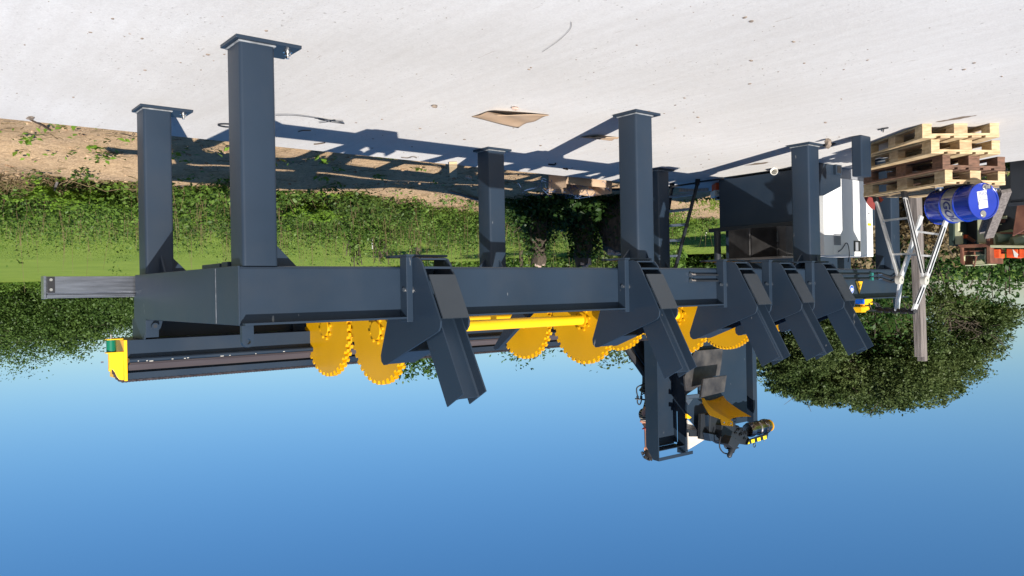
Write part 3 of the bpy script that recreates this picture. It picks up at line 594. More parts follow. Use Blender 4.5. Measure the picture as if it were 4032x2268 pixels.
# worn plates, chute and saw head measured off the plane x = 2.0
def poly(X, pts, t, name, material, parent=proc, z=(2700, 1450, 3.6225), bev=0.002):
    q = MB(); q.prism([on('X', X, z[0]+a/z[2], z[1]+b/z[2]) for a, b in pts], (t, 0, 0)); return q.build(name, material, parent, bev)
Zb = (2450, 1300, 2.634)
poly(2.12, [(740, 240), (760, 215), (1045, 190), (1030, 340), (1010, 470), (960, 475), (665, 670), (650, 480)], 0.03, 'worn_plate', WORN, z=Zb)
poly(1.90, [(845, 505), (1085, 470), (1060, 640), (815, 700)], 0.03, 'worn_plate', WORN, z=Zb)
poly(2.05, [(668, 675), (800, 660), (803, 700), (668, 715)], 0.02, 'bracket', ALU, z=Zb)
poly(2.06, [(668, 716), (735, 712), (690, 778), (668, 740)], 0.02, 'bracket', ALU, z=Zb)
poly(2.10, [(672, 700), (820, 700), (860, 830), (830, 1080), (800, 1040), (672, 880)], 0.03, 'side_sheet', STEEL, z=Zb)
poly(2.04, [(672, 868), (720, 905), (700, 920), (672, 915)], 0.03, 'clamp', YELB, z=Zb)
# chute
Zc = (2700, 1450, 3.6225)
def cX(b, right=False): t = (b-385)/355.0; return (2.22-0.75*t) if right else (2.28-0.56*t)
Lr = smooth_path([on('X', cX(b), Zc[0]+a/Zc[2], Zc[1]+b/Zc[2]) for a, b in ((215, 385), (275, 480), (370, 575), (480, 645), (640, 740))], 5)
Rr2 = smooth_path([on('X', cX(b, True), Zc[0]+a/Zc[2], Zc[1]+b/Zc[2]) for a, b in ((515, 332), (560, 430), (650, 510), (780, 600), (935, 690))], 5)
n_ = len(Lr); W_ = 7; vs = []
for i in range(n_):
    for k in range(W_):
        t = k/(W_-1); p = Lr[i].lerp(Rr2[i], t); p += Vector((0.10, 0.03, 0.0))*math.sin(math.pi*t); vs.append(p)
vs2 = [p+Vector((0.006, 0.004, 0)) for p in vs]; N = len(vs)
fs = [(i*W_+k, (i+1)*W_+k, (i+1)*W_+k+1, i*W_+k+1) for i in range(n_-1) for k in range(W_-1)]
m = MB(); m.add(vs+vs2, fs+[tuple(j+N for j in f[::-1]) for f in fs], True); ch = m.build('chute', YEL, proc, sharp=60)
m = MB(); m.prism([on('X', cX(b)-0.012, Zc[0]+a/Zc[2], Zc[1]+b/Zc[2]) for a, b in ((205, 400), (215, 383), (262, 432), (315, 515), (390, 590), (480, 650), (600, 718), (668, 760), (668, 828), (508, 812), (495, 726), (335, 666), (300, 610), (205, 440))], (-0.007, 0, 0)); m.build('chute_flange', YELB, ch)
m = MB()
for a, b in ((540, 775), (635, 790)):
    c = on('X', cX(b)-0.02, Zc[0]+a/Zc[2], Zc[1]+b/Zc[2]); m.lathe(c, (-1, 0, 0), [(0, 0.012), (0.012, 0.012), (0.012, 0)], 8)
m.build('bolt', ZINC, ch)
hd = poly(1.78, [(512, 815), (700, 790), (830, 900), (910, 1005), (870, 1095), (760, 1078), (600, 1102), (520, 1050)], 0.20, 'saw_head', STEEL_D)
poly(1.74, [(905, 1022), (1180, 925), (1165, 1000), (880, 1092)], 0.03, 'warning_bar', BLACK, hd)
for k, (a, b) in enumerate(((935, 1022), (1020, 998), (1105, 972))):
    poly(1.736, [(a, b), (a+45, b-13), (a+50, b+35), (a+8, b+47)], 0.003, 'warning_stripe', mat('stripe_yellow', (0.85, 0.68, 0.02), 0.5) if 'stripe_yellow' not in bpy.data.materials else bpy.data.materials['stripe_yellow'], hd, bev=0)
poly(1.736, [(905, 1045), (914, 1075), (884, 1084)], 0.003, 'warning_stripe', bpy.data.materials['stripe_yellow'], hd, bev=0)
mt = poly(1.60, [(655, 965), (785, 1050), (715, 1165), (610, 1085)], 0.13, 'motor_box', STEEL_D, hd, bev=0.006)
a = on('X', 1.66, Zc[0]+665/Zc[2], Zc[1]+1140/Zc[2]); b = on('X', 1.66, Zc[0]+612/Zc[2], Zc[1]+1270/Zc[2])
m = MB(); d = (b-a).normalized(); m.lathe(a, d, [(0, 0.045), (0.05, 0.045), (0.055, 0.034), ((b-a).length-0.02, 0.034), ((b-a).length, 0.02), ((b-a).length, 0)], 18); m.build('drive_motor', STEEL_D, hd)
poly(1.64, [(690, 1160), (765, 1140), (755, 1125), (720, 1130)], 0.05, 'motor_bracket', STEEL_D, hd)
# polished rollers
a = on('X', 1.85, Zc[0]+880/Zc[2], Zc[1]+885/Zc[2]); b = on('X', 1.85, Zc[0]+1185/Zc[2], Zc[1]+815/Zc[2]); ax = (b-a).normalized(); L_ = (b-a).length
m = MB(); m.lathe(a, ax, [(0, 0), (0, 0.09), (L_*0.1, 0.105), (L_*0.16, 0.105), (L_*0.18, 0.09), (L_*0.42, 0.092), (L_*0.44, 0.104), (L_*0.50, 0.104), (L_*0.52, 0.088), (L_*0.74, 0.09), (L_*0.76, 0.108), (L_*0.82, 0.108), (L_*0.84, 0.085), (L_*0.98, 0.08), (L_*0.98, 0)], 28)
m.build('feed_roller', CHROME, hd)
m = MB(); m.lathe(a+ax*L_*0.97, ax, [(0, 0.0), (0.0, 0.088), (0.02, 0.088), (0.02, 0)], 28); m.build('roller_rim', YEL, hd)
for k in range(22):
    t = rnd.uniform(0.05, 0.9); an = rnd.uniform(0, 6.28); u = ax.orthogonal().normalized(); w = ax.cross(u); c = a+ax*L_*t+(u*math.cos(an)+w*math.sin(an))*0.09; m = MB(); m.sphere(c, rnd.uniform(0.010, 0.02), 8, 6); m.build('cutter_stud', CHROME, hd)
for k in range(16):
    c = on('X', 1.775, Zc[0]+rnd.uniform(700, 850)/Zc[2], Zc[1]+rnd.uniform(830, 1040)/Zc[2]); m = MB(); m.lathe(c, (-1, 0, 0), [(0, 0.018), (0.02, 0.018), (0.02, 0.009), (0.04, 0.009), (0.04, 0)], 8); m.build('head_bolt', STEEL_D, hd)
m = MB(); c = on('X', 1.75, Zc[0]+980/Zc[2], Zc[1]+1095/Zc[2]); m.tube([c+Vector((0, 0.026*math.cos(a), 0.03*math.sin(a))) for a in [k*2*math.pi/16 for k in range(17)]], 0.006, 8, False); m.build('lifting_eye', STEEL_D, hd)
c = on('X', 1.75, Zc[0]+1122/Zc[2], Zc[1]+1020/Zc[2]); m = MB(); m.lathe(c, (0, 0, 1), [(0, 0.01), (0.025, 0.01), (0.025, 0)], 8); m.build('bolt', ZINC, hd)
for pts in ([(500, 975), (482, 1060), (490, 1140), (540, 1205), (610, 1222)], [(545, 1070), (560, 1125), (590, 1145), (640, 1150)]):
    m = MB(); m.tube(smooth_path([on('X', 1.72, Zc[0]+x/Zc[2], Zc[1]+y/Zc[2]) for x, y in pts]), 0.009, 8); m.build('hydraulic_hose', RUBBER, hd)
# frame pieces left of the head
poly(1.95, [(222, 650), (330, 640), (345, 1010), (270, 1020), (210, 1010)], 0.05, 'channel', STEEL_D)
poly(1.90, [(315, 670), (345, 665), (350, 930), (330, 925)], 0.10, 'channel_edge', STEEL, bev=0.001)
poly(1.88, [(345, 665), (500, 730), (515, 970), (340, 930)], 0.16, 'gearbox', STEEL_D, bev=0.01)
poly(1.84, [(330, 930), (478, 960), (470, 1020), (355, 1042)], 0.10, 'mount_plate', STEEL)
poly(2.02, [(30, 870), (210, 895), (210, 975), (65, 975), (65, 920), (32, 920)], 0.03, 'crossbar', STEEL_D)
poly(2.12, [(28, 735), (190, 890), (215, 1010), (268, 1020), (165, 1085), (40, 1160)], 0.02, 'canvas_cover', CANVAS)
poly(2.11, [(80, 720), (175, 830), (205, 890), (165, 880), (60, 730)], 0.006, 'strap', STEEL_D, bev=0)
# hoses and pipes at the back of the tower
def hose(pts, r, D=11.25, z=Zb, name='hydraulic_hose', material=RUBBER, parent=proc):
    q = MB(); q.tube(smooth_path([at(z[0]+a/z[2], z[1]+b/z[2], D) for a, b in pts]), r, 10); return q.build(name, material, parent)
hose([(50, 150), (75, 220), (160, 340), (250, 470)], 0.055)
hose([(150, 100), (170, 190), (230, 290), (280, 330)], 0.09, 11.4)
hose([(245, 545), (205, 565), (155, 595), (150, 640), (162, 690)], 0.009, 11.1)
hose([(250, 570), (215, 600), (200, 650), (195, 690)], 0.009, 11.1)
hose([(160, 700), (158, 750), (178, 772), (195, 745), (200, 700)], 0.009, 11.1)
hose([(250, 665), (225, 655), (205, 670)], 0.009, 11.1)
m = MB(); m.bar(at(Zb[0]+135/2.634, Zb[1]+712/2.634, 11.1), at(Zb[0]+255/2.634, Zb[1]+722/2.634, 11.1), 0.08, 0.012); m.build('hose_bracket', STEEL_D, proc)
for a in (160, 197):
    m = MB(); c = at(Zb[0]+a/2.634, Zb[1]+692/2.634, 11.1); m.lathe(c-Vector((0, 0, 0.012)), (0, 0, 1), [(0, 0), (0, 0.018), (0.045, 0.018), (0.045, 0)], 10); m.build('hose_fitting', STEEL, proc)
m = MB(); m.box(2.75, 3.6, 6.3, 7.7, 2.02, 2.06); m.build('operator_platform', STEEL_D, proc, 0.003)

# steel steps behind the deck
st = thing('steel_ladder', 'blue-grey steel ladder with black feet and flat treads behind the log deck', 'ladder', on('Z', 0.02, 2700, 718))
RB = on('Z', 0.03, 2748, 714); LB = on('Z', 0.03, 2647, 730)
RT = at(2652, 1085, 11.25); LT = at(2592, 1085, 11.45)
for (p, q) in ((RB, RT), (LB, LT)):
    m = MB(); m.tube([p, q], 0.026, 12); m.build('stile', STEEL_D, st)
    m = MB(); m.tube([p-Vector((0, 0, 0.028)), p+(q-p).normalized()*0.06], 0.038, 12); m.build('foot', BLACK, st)
for k in range(6):
    t = 0.14+k*0.165; m = MB(); m.bar(RB.lerp(RT, t), LB.lerp(LT, t), 0.09, 0.03); m.build('tread', mat('tread_paint', (0.13, 0.16, 0.21), 0.5) if 'tread_paint' not in bpy.data.materials else bpy.data.materials['tread_paint'], st)
m = MB(); m.tube([RB+Vector((0, 0, 0.02)), at(2600, 742, 12.1), ], 0.014, 8); m.tube([RB+Vector((0, 0, 0.01)), on('Z', 0.03, 2850, 704)], 0.014, 8); m.build('base_bar', BLACK, st)

# electrical cabinet
ec = thing('electrical_cabinet', 'white electrical cabinet with vent grilles standing behind the far legs of the log deck', 'cabinet', (0.8, 8.17, 0.15))
m = MB(); m.box(0.8, 1.15, 8.17, 9.49, 0.15, 1.215); m.box(0.795, 0.80, 8.40, 9.44, 0.16, 1.2); m.build('housing', WHITE, ec, 0.004)
m = MB(); m.box(0.788, 0.794, 8.40, 8.58, 0.92, 1.07); m.build('vent_frame', GREY, ec, 0.003); m = MB(); m.box(0.82, 1.13, 8.2, 9.45, 0.0, 0.15)
m.build('plinth', GREY, ec, 0.003)
for k in range(8):
    q = MB(); q.box(0.783, 0.787, 8.42, 8.56, 0.93+k*0.017, 0.938+k*0.017); q.build('vent_slat', GREY, ec)
m = MB(); m.box(0.785, 0.7945, 8.93, 9.1, 1.0, 1.15); m.build('control_recess', BLACK, ec, 0.002)
m = MB(); m.box(0.78, 0.7848, 8.96, 9.03, 1.02, 1.14); m.build('control_plate', GREY, ec)
m = MB(); m.lathe((0.795, 9.37, 0.60), (-1, 0, 0), [(0, 0.013), (0.006, 0.013), (0.006, 0)], 12); m.build('lock', BLACK, ec)
m = MB(); m.box(0.791, 0.7948, 9.34, 9.42, 0.44, 0.475) if False else m.box(0.791, 0.7948, 9.33, 9.43, 0.74, 0.775); m.build('warning_label', SIGNYEL, ec)
m = MB(); m.tube(smooth_path([(0.77, 8.47, 0.90), (0.76, 8.55, 0.86), (0.76, 8.7, 0.92), (0.76, 8.76, 1.1), (0.78, 8.76, 1.26)]) if False else smooth_path([(0.785, 8.50, 1.16), (0.775, 8.58, 1.12), (0.77, 8.68, 1.04), (0.77, 8.74, 1.08), (0.77, 8.76, 1.2), (0.78, 8.74, 1.3)]), 0.006, 8); m.build('loose_cable', RUBBER, ec)

# short steel tube standing on the slab in front of the pallets
A = on('Z', 0.0, 3403, 531)
solo(MB().box(-0.575, -0.46, 6.545, 6.755, 0.0, 0.44), 'steel_tube_offcut', STEEL, 'short upright square steel tube offcut standing on the concrete beside the pallet stack', 'steel tube', (-0.52, 6.65, 0), bevel=0.012)

# ------------------------------------------------------------------ pallets
def pallet(corner, ux, uy, z, woods, label, L=1.2):
    ux = Vector(ux).normalized(); uy = Vector(uy).normalized(); c = Vector((corner[0], corner[1], z))
    root = thing('wooden_pallet', label, 'pallet', c, 'stack of wooden pallets')
    def bx(a0, a1, b0, b1, z0, z1, mb):
        vs = [c+ux*a+uy*b+Vector((0, 0, zz)) for zz in (z0, z1) for a, b in ((a0, b0), (a1, b0), (a1, b1), (a0, b1))]
        mb.add(vs, [(0, 3, 2, 1), (4, 5, 6, 7), (0, 1, 5, 4), (1, 2, 6, 5), (2, 3, 7, 6), (3, 0, 4, 7)])
    W = 0.8; bw = 0.10; n = 0
    for i, b0 in enumerate((0, W/2-0.0725, W-0.1)):
        m = MB(); bx(0, L, b0, b0+(0.145 if i == 1 else 0.1), 0, 0.022, m); m.build('bottom_board', woods[0], root, 0.003)
        for j, a0 in enumerate((0.0, L/2-0.0725, L-0.145)):
            m = MB(); bx(a0+0.002, a0+0.143, b0+0.002, b0+(0.143 if i == 1 else 0.098), 0.0225, 0.0995, m); m.build('block', woods[(i+j) % len(woods)], root, 0.003)
    for a0 in (0.0, L/2-0.0725, L-0.145):
        m = MB(); bx(a0, a0+0.145, 0, W, 0.10, 0.122, m); m.build('stringer_board', woods[0], root, 0.002)
    for i, (b0, w) in enumerate(((0, 0.145), (0.1875, 0.1), (0.3275, 0.145), (0.5125, 0.1), (0.655, 0.145))):
        m = MB(); bx(0, L, b0, b0+w, 0.1225, 0.144, m); m.build('deck_board', woods[i % len(woods)], root, 0.003)
def pal(A, B, z, woods, label, refine=None):
    A = Vector((A[0], A[1], 0)); B = Vector((B[0], B[1], 0)); uy = (B-A).normalized(); ux = Vector((uy.y, -uy.x, 0))
    if ux.x < 0: ux = -ux
    pallet(A, ux, uy, z, woods, label)
pal((-1.224, 6.515), (-1.732, 7.205), 0.0, [WOOD, WOODM], 'bottom pallet of the stack, of pale new wood, lying on the concrete')
pal((-1.245, 6.66), (-1.63, 7.36), 0.1445, [WOOD, WOODM], 'second pallet from the bottom, pale wood, just under the dark brown pallet')
pal((-1.27, 6.86), (-1.60, 7.60), 0.289, [WOODB, WOODB], 'dark brown old pallet, the third from the bottom of the stack')
pal((-1.262, 6.93), (-1.575, 7.69), 0.4335, [WOOD, WOODM], 'topmost pallet of the stack, with the blue drum lying on it')
ZT = 0.578
# small steel fittings on the top pallet
def fitting(x, y, label):
    p = on('Z', ZT+0.02, x, y); m = MB(); m.tube([p+Vector((-0.03, 0.01, 0)), p+Vector((0.03, -0.01, 0))], 0.019, 12); m.tube([p, p+Vector((0.0, 0.0, 0.035))], 0.014, 12); m.tube([p+Vector((0.03, -0.01, 0)), p+Vector((0.045, -0.015, 0.0))], 0.024, 6)
    solo(m, 'pipe_coupling', ZINC, label, 'pipe coupling', p)
fitting(3702, 738, 'shiny steel pipe coupling on the top pallet, beside the body of the blue drum')
fitting(3921, 741, 'shiny steel coupling on the top pallet, at the lid end of the blue drum')

# ------------------------------------------------------------------ blue drum
def drum():
    dv = Vector((0.905, 0.425, 0)).normalized(); r = 0.19; L = 0.62
    cap = on('Z', ZT+r+0.002, 3874, 792); c = Vector((cap.x, cap.y, ZT+r+0.002))
    root = thing('blue_drum', 'blue steel drum with a silver lettered band lying on its side on the top pallet', 'drum', c)
    pr = [(0.012, 0.0), (0.012, r-0.012), (0.004, r-0.010), (0.0, r-0.004), (0.0, r), (0.008, r+0.002), (0.012, r-0.004), (0.03, r-0.004)]
    def rib(a): return [(a-0.012, r-0.004), (a-0.006, r+0.003), (a, r+0.006), (a+0.006, r+0.003), (a+0.012, r-0.004)]
    body = pr+rib(0.215)
    m = MB(); m.lathe(c, dv, body+[(0.232, r-0.004)], 56); m.build('lid_section', BLUE, root)
    m = MB(); m.lathe(c, dv, [(0.232, r-0.004), (0.385, r-0.004)], 56); m.build('silver_band', SILVER, root)
    m = MB(); m.lathe(c, dv, [(0.385, r-0.004)]+rib(0.405)+[(L-0.012, r-0.004), (L-0.006, r+0.002), (L, r), (L, r-0.01), (L-0.012, r-0.012), (L-0.012, 0)], 56); m.build('rear_section', BLUE, root)
    side = Vector((dv.y, -dv.x, 0)); side = -side if side.dot(CR) > 0 else side   # side toward the picture's left is -CR..
    toward = Vector((-dv.y, dv.x, 0)); toward = toward if toward.dot(CAM-c) > 0 else -toward
    # seam line along the body
    a = R_(-18); q = toward*math.cos(a)+Vector((0, 0, 1))*math.sin(a)
    m = MB(); m.tube([c+dv*0.02+q*(r-0.002), c+dv*(L-0.02)+q*(r-0.002)], 0.003, 6); m.build('seam', BLUE, root)
    # lettering wrapped round the band
    def wrap(body, size, a0, d0, name='lettering'):
        cu = bpy.data.curves.new('t', 'FONT'); cu.body = body; cu.size = size; cu.align_x = 'CENTER'; cu.align_y = 'CENTER'; cu.extrude = 0.0008; cu.shear = 0.25; cu.offset = 0.003
        to = bpy.data.objects.new('t', cu); col.objects.link(to); bpy.context.view_layer.update()
        me = bpy.data.meshes.new_from_object(to.evaluated_get(bpy.context.evaluated_depsgraph_get())); bpy.data.objects.remove(to)
        for v in me.vertices:
            x, y, z = v.co; an = a0+x/r; rad = r-0.0035+0.001+z
            q = toward*math.cos(an)+Vector((0, 0, 1))*math.sin(an); v.co = dv*(d0-y)+q*rad
        me.materials.clear(); me.materials.append(NAVY); o = bpy.data.objects.new(name, me); col.objects.link(o); o.parent = root
    wrap('IGOL', 0.13, R_(22), 0.305)
    # lid: label, bung, cap
    F0 = c+dv*0.0105; up = Vector((0, 0, 1)); rt = dv.cross(up); rt = rt if rt.dot(CR) > 0 else -rt
    def lidp(a, b, off=0.0): return F0+rt*a+up*b-dv*off
    m = MB(); cs = [lidp(0.02, -0.115), lidp(0.035, 0.03) if False else lidp(0.045, 0.075), lidp(-0.085, 0.085), lidp(-0.105, -0.10)]
    cs = [lidp(0.075, -0.098), lidp(0.052, 0.082), lidp(-0.062, 0.063), lidp(-0.045, -0.118)]
    m.prism(cs, -dv*0.001); lb = m.build('paper_label', PAPER, root)
    zax = -dv; fm = frame(Vector((0, 0, 0)), rt, up, zax)
    def ltext(s, size, a, b, mm=NAVY):
        text_part(s, size, Matrix.Translation(lidp(a, b, 0.0016)-c)@fm, 'label_print', mm, root, 0.0002)
    # text orientation: read along the disc as in the photograph (right way up once the picture is inverted back)
    rt2 = -rt if rt.cross(up).dot(-dv) < 0 else rt
    fm = frame(Vector((0, 0, 0)), -rt2, -up, -dv) if (-rt2).cross(-up).dot(-dv) > 0 else frame(Vector((0, 0, 0)), rt2, -up, -dv)
    ltext('IGOL', 0.050, -0.008, -0.080)
    for k in range(6):
        m = MB(); z0 = -0.02+k*0.011; m.prism([lidp(-0.05+0.002*k, z0, 0.0016), lidp(0.02, z0, 0.0016), lidp(0.02, z0+0.003, 0.0016), lidp(-0.05+0.002*k, z0+0.006, 0.0016)], -dv*0.0003); m.build('label_print', NAVY if k < 1 else GREY, lb)
    m = MB(); m.tube([lidp(0.045-0.012*math.sin(k*0.7), -0.07+k*0.014, 0.002) for k in range(9)], 0.004, 5); m.box(0, 0.001, 0, 0.001, 0, 0.001) if False else None; m.build('label_picture', GREY, lb)
    for (a, b, rr, nm, mm) in ((-0.025, -0.145, 0.033, 'bung', ZINC), (0.005, 0.132, 0.036, 'filler_cap', ZINC)):
        m = MB(); m.lathe(lidp(a, b), -dv, [(0, rr), (0.006, rr), (0.006, rr-0.007), (0.004, rr-0.008), (0.004, rr-0.014), (0.009, rr-0.015), (0.009, 0)], 24); o = m.build(nm, mm, root)
    m = MB(); p = lidp(-0.025, -0.145); m.box(p.x-0.055, p.x-0.01, p.y-0.018, p.y+0.018, p.z-0.022, p.z+0.022); m.build('tap', ZINC, root, 0.006)
drum()

# ------------------------------------------------------------------ folding aluminium ladder
def alu_ladder():
    root = thing('folding_ladder', 'folded aluminium hinged ladder with black printed rails standing on the pallet stack', 'ladder', on('Z', ZT, 3505, 766))
    f1 = on('Z', ZT+0.02, 3448, 782); f2 = on('Z', ZT+0.02, 3560, 760)
    d1 = (f1-CAM).dot(CFv); d2 = (f2-CAM).dot(CFv); dh = (d1+d2)/2-0.45
    h1 = at(3541, 1102, dh+0.12); h2 = at(3640, 1104, dh-0.1)
    def rail(p, q, w=0.07, t=0.026, label=False, name='rail'):
        m = MB(); up = (h2-h1).normalized(); m.bar(p, q, w, t, up); o = m.build(name, ALU2, root, 0.003)
        if label:
            d = (q-p).normalized(); view = (CAM-p).normalized(); n = (view-up*0-d*view.dot(d)); 
            a = d.cross(up).normalized(); a = a if a.dot(CAM-p) > 0 else -a
            m2 = MB(); m2.bar(p+d*0.08+a*(w/2+0.0005), q-d*0.08+a*(w/2+0.0005), 0.002, 0.012, up); 
            upv = up if up.dot(CAM-p) > 0 else -up
            m2.bar(p+d*0.08+upv*(t/2+0.0008), q-d*0.08+upv*(t/2+0.0008), w*0.42, 0.001, up); s = m2.build('printed_strip', BLACK, o)
            m3 = MB(); n_ = int((q-p).length/0.13)
            for k in range(n_):
                c0 = p+d*(0.14+k*0.12)+upv*(t/2+0.0016)
                for j in range(5):
                    m3.bar(c0+d*0.011*j, c0+d*(0.011*j+0.006), w*rnd.uniform(0.12, 0.26), 0.0008, up)
            m3.build('strip_print', PAPER, s)
        return o
    rail(f1, h1, label=False); rail(f2, h2, label=True)
    # second section, crossing the hinges
    e1 = at(3531, 1222, dh+0.25); e2 = at(3597, 1225, dh-0.05)
    g1 = at(3628, 850, dh+0.15); g2 = at(3726, 868, dh-0.05)
    rail(h1+(h1-e1).normalized()*-0.0+Vector((0, 0.03, 0)), e1, label=False, name='upper_rail'); rail(g1, h1+Vector((0, 0.03, 0)), name='rear_rail'); rail(g2, h2+Vector((0, 0.03, 0)), label=True, name='rear_rail'); rail(h2+Vector((0, 0.03, 0)), e2, label=True, name='upper_rail')
    def rung(a, b): m = MB(); m.bar(a, b, 0.030, 0.022); m.build('rung', ALU2, root, 0.002)
    for t in (0.29, 0.70): rung(f1.lerp(h1, t), f2.lerp(h2, t))
    for t in (0.24, 0.60): rung(g1.lerp(h1, t), g2.lerp(h2, t))
    for h in (h1, h2):
        m = MB(); v = (h1-h2).normalized(); m.tube([h-v*0.03, h+v*0.03], 0.048, 20); hg = m.build('hinge', mat('hinge_plastic', (0.45, 0.43, 0.38), 0.5) if 'hinge_plastic' not in bpy.data.materials else bpy.data.materials['hinge_plastic'], root, 0.004)
        m = MB(); m.tube([h-v*0.034, h+v*0.034], 0.013, 12); m.build('hinge_pin', ZINC, hg)
    for f, h in ((f1, h1), (f2, h2)):
        m = MB(); m.bar(f-Vector((0, 0, 0.018)), f+(h-f).normalized()*0.06, 0.085, 0.045, (h2-h1)); m.build('rubber_foot', RUBBER, root, 0.006)
    m = MB(); v = (e2-e1); m.bar(e1-v*1.2, e2+v*0.12, 0.05, 0.035)
    for k in range(5): p = e1-v*(1.1-k*0.5); m.box(p.x-0.03, p.x+0.03, p.y-0.02, p.y+0.02, p.z-0.03, p.z+0.035)
    m.build('stabiliser_bar', RUBBER, root, 0.005)
alu_ladder()

# ------------------------------------------------------------------ wooden post, planks, shovel
pp = at(3607, 1110, 10.35); g = on('Z', 0, 3612, 640)
pp0 = Vector((pp.x, pp.y, 0.0))
def post():
    root = thing('wooden_post', 'tall weathered grey wooden post with white insulators, behind the folding ladder', 'post', pp0)
    m = MB(); z1 = 2.62; x, y = pp0.x, pp0.y
    lean = Vector((-0.030, 0.01, 0))
    # slightly split and chipped: two staves side by side
    for (y0, y1, top) in ((-0.06, 0.018, z1-0.06), (0.020, 0.095, z1)):
        m.prism([(x-0.05, y+y0, 0), (x+0.05, y+y0, 0), (x+0.05, y+y1, 0), (x-0.05, y+y1, 0)], lean+Vector((0, 0, top)))
    m.build('shaft', WOODG, root, 0.006)
    for (zz, s) in ((0.86*z1, 0.035), (0.955*z1, 0.03)):
        q = MB(); c = Vector((x-0.03, y+0.085, zz)); q.tube([c, c+Vector((0, 0.05, 0.004))], 0.01, 8); q.lathe(c+Vector((0, 0.03, 0)), (0.2, 1, 0.3), [(0, 0), (0, 0.018), (0.02, 0.022), (s, 0.014), (s+0.02, 0.014), (s+0.02, 0)], 12); q.build('insulator', WHITE2, root)
post()
def plank(pa, da, pb, db, w, t, label):
    p = at(*pa, da); q = at(*pb, db); m = MB(); m.bar(p, q, w, t, CFv.cross(Vector((0, 0, 1)))); c = (p+q)/2
    solo(m, 'plank', WOODG, label, 'plank', p, 'grey planks leaning behind the drum', bevel=0.004)
plank((3962, 752), 8.75, (3893, 932), 9.6, 0.05, 0.10, 'weathered grey plank leaning behind the lid of the blue drum, the nearer and longer one')
plank((3925, 752), 8.95, (3870, 912), 9.75, 0.05, 0.09, 'weathered grey plank leaning behind the lid of the blue drum, the farther and shorter one')
def shovel():
    root = thing('red_shovel', 'dark red shovel lying on the pallets behind the foot of the folding ladder', 'shovel', on('Z', ZT, 3430, 790))
    p = [at(3400+a/3.623*1.0-50, 430+b/3.623, 9.75) for a, b in ()] 
    Z1 = (3350, 430, 3.623); pts = [(190, 1255), (240, 1245), (330, 1240), (350, 1330), (345, 1435), (300, 1420), (245, 1360), (210, 1300)]
    m = MB(); a = [at(Z1[0]+x/Z1[2], Z1[1]+y/Z1[2], 9.72) for x, y in pts]; m.prism(a, CFv*0.01); m.build('blade', RED, root, 0.002)
    m = MB(); m.tube([at(3437, 777, 9.70), at(3545, 766, 9.5)], 0.013, 10); m.build('handle', RED, root)
    m = MB(); m.prism([at(Z1[0]+x/Z1[2], Z1[1]+y/Z1[2], 9.45) for x, y in ((395, 1262), (415, 1258), (470, 1290), (430, 1328), (405, 1300))], CFv*0.01); m.build('collar', ORANGE, root)
shovel()

# ------------------------------------------------------------------ small things lying about
def cup():
    p = on('Z', 0.045, 3048, 674); root = thing('white_cup', 'white plastic cup lying on its side against the foot of the processor', 'cup', (p.x, p.y, 0))
    d = Vector((0.55, 0.83, 0)).normalized(); c = Vector((p.x, p.y, 0.05)); m = MB()
    m.lathe(c-d*0.01, d, [(0.13, 0), (0.13, 0.032), (0.0, 0.047), (-0.004, 0.050), (-0.004, 0.045), (0.0, 0.043), (0.125, 0.029), (0.125, 0)], 24); m.build('body', WHITE2, root)
cup()
def saw_box():
    p = on('Z', 0.0, 2838, 716); root = thing('saw_case', 'small orange and white power saw standing on the slab behind the legs', 'power saw', (p.x, p.y, 0))
    u = Vector((CR.x, CR.y, 0)).normalized(); f = Vector((CFv.x, CFv.y, 0)).normalized(); c = Vector((p.x, p.y, 0))
    def ob(a0, a1, b0, b1, z0, z1, name, mm):
        m = MB(); vs = [c+u*a+f*b+Vector((0, 0, z)) for z in (z0, z1) for a, b in ((a0, b0), (a1, b0), (a1, b1), (a0, b1))]; m.add(vs, [(0, 3, 2, 1), (4, 5, 6, 7), (0, 1, 5, 4), (1, 2, 6, 5), (2, 3, 7, 6), (3, 0, 4, 7)]); return m.build(name, mm, root, 0.012)
    ob(-0.10, 0.08, 0, 0.25, 0.012, 0.12, 'casing', ORANGE); ob(-0.12, 0.10, -0.01, 0.26, 0.122, 0.22, 'cover', WHITE2); ob(-0.14, 0.05, 0.05, 0.2, 0.222, 0.26, 'grip', BLACK)
    text_part('STIHL', 0.055, Matrix.Translation(Vector((0, 0, 0.165))-f*0.0125)@frame(Vector((0, 0, 0)), u, Vector((0, 0, 1)), -f), 'lettering', BLACK, root)
saw_box()
def sheet(corners, name, label, curl, zb=0.006, material=CARD):
    P = [on('Z', 0.0, *c) for c in corners]; n = 14; vs = []
    for i in range(n+1):
        for j in range(n+1):
            s, t = i/n, j/n; p = (P[0]*(1-s)+P[1]*s)*(1-t)+(P[3]*(1-s)+P[2]*s)*t; p.z = zb+curl(s, t); vs.append(p)
    N = len(vs); fs = [(i*(n+1)+j, (i+1)*(n+1)+j, (i+1)*(n+1)+j+1, i*(n+1)+j+1) for i in range(n) for j in range(n)]
    m = MB(); m.add(vs, fs, True); o = m.build(name, material, None, 0, P[0]); sm = o.modifiers.new('thick', 'SOLIDIFY'); sm.thickness = 0.005
    return tag(o, label, 'cardboard')
sheet([(1857, 458), (1962, 420), (2162, 450), (2040, 494)], 'cardboard_sheet', 'large flat sheet of tan cardboard with a curled edge on the open concrete', lambda s, t: 0.045*(s**3)*(1-t)+0.05*max(0, s-0.6)*(1-t)+0.035*max(0, 0.3-s)*t+0.012*math.sin(5*s+2*t)**2)
sheet([(2285, 538), (2350, 526), (2438, 540), (2400, 552)], 'cardboard_sheet', 'small scrap of cardboard half in the shadow beside the second front leg', lambda s, t: 0.03*s*(1-t)+0.008*math.sin(6*s)**2)
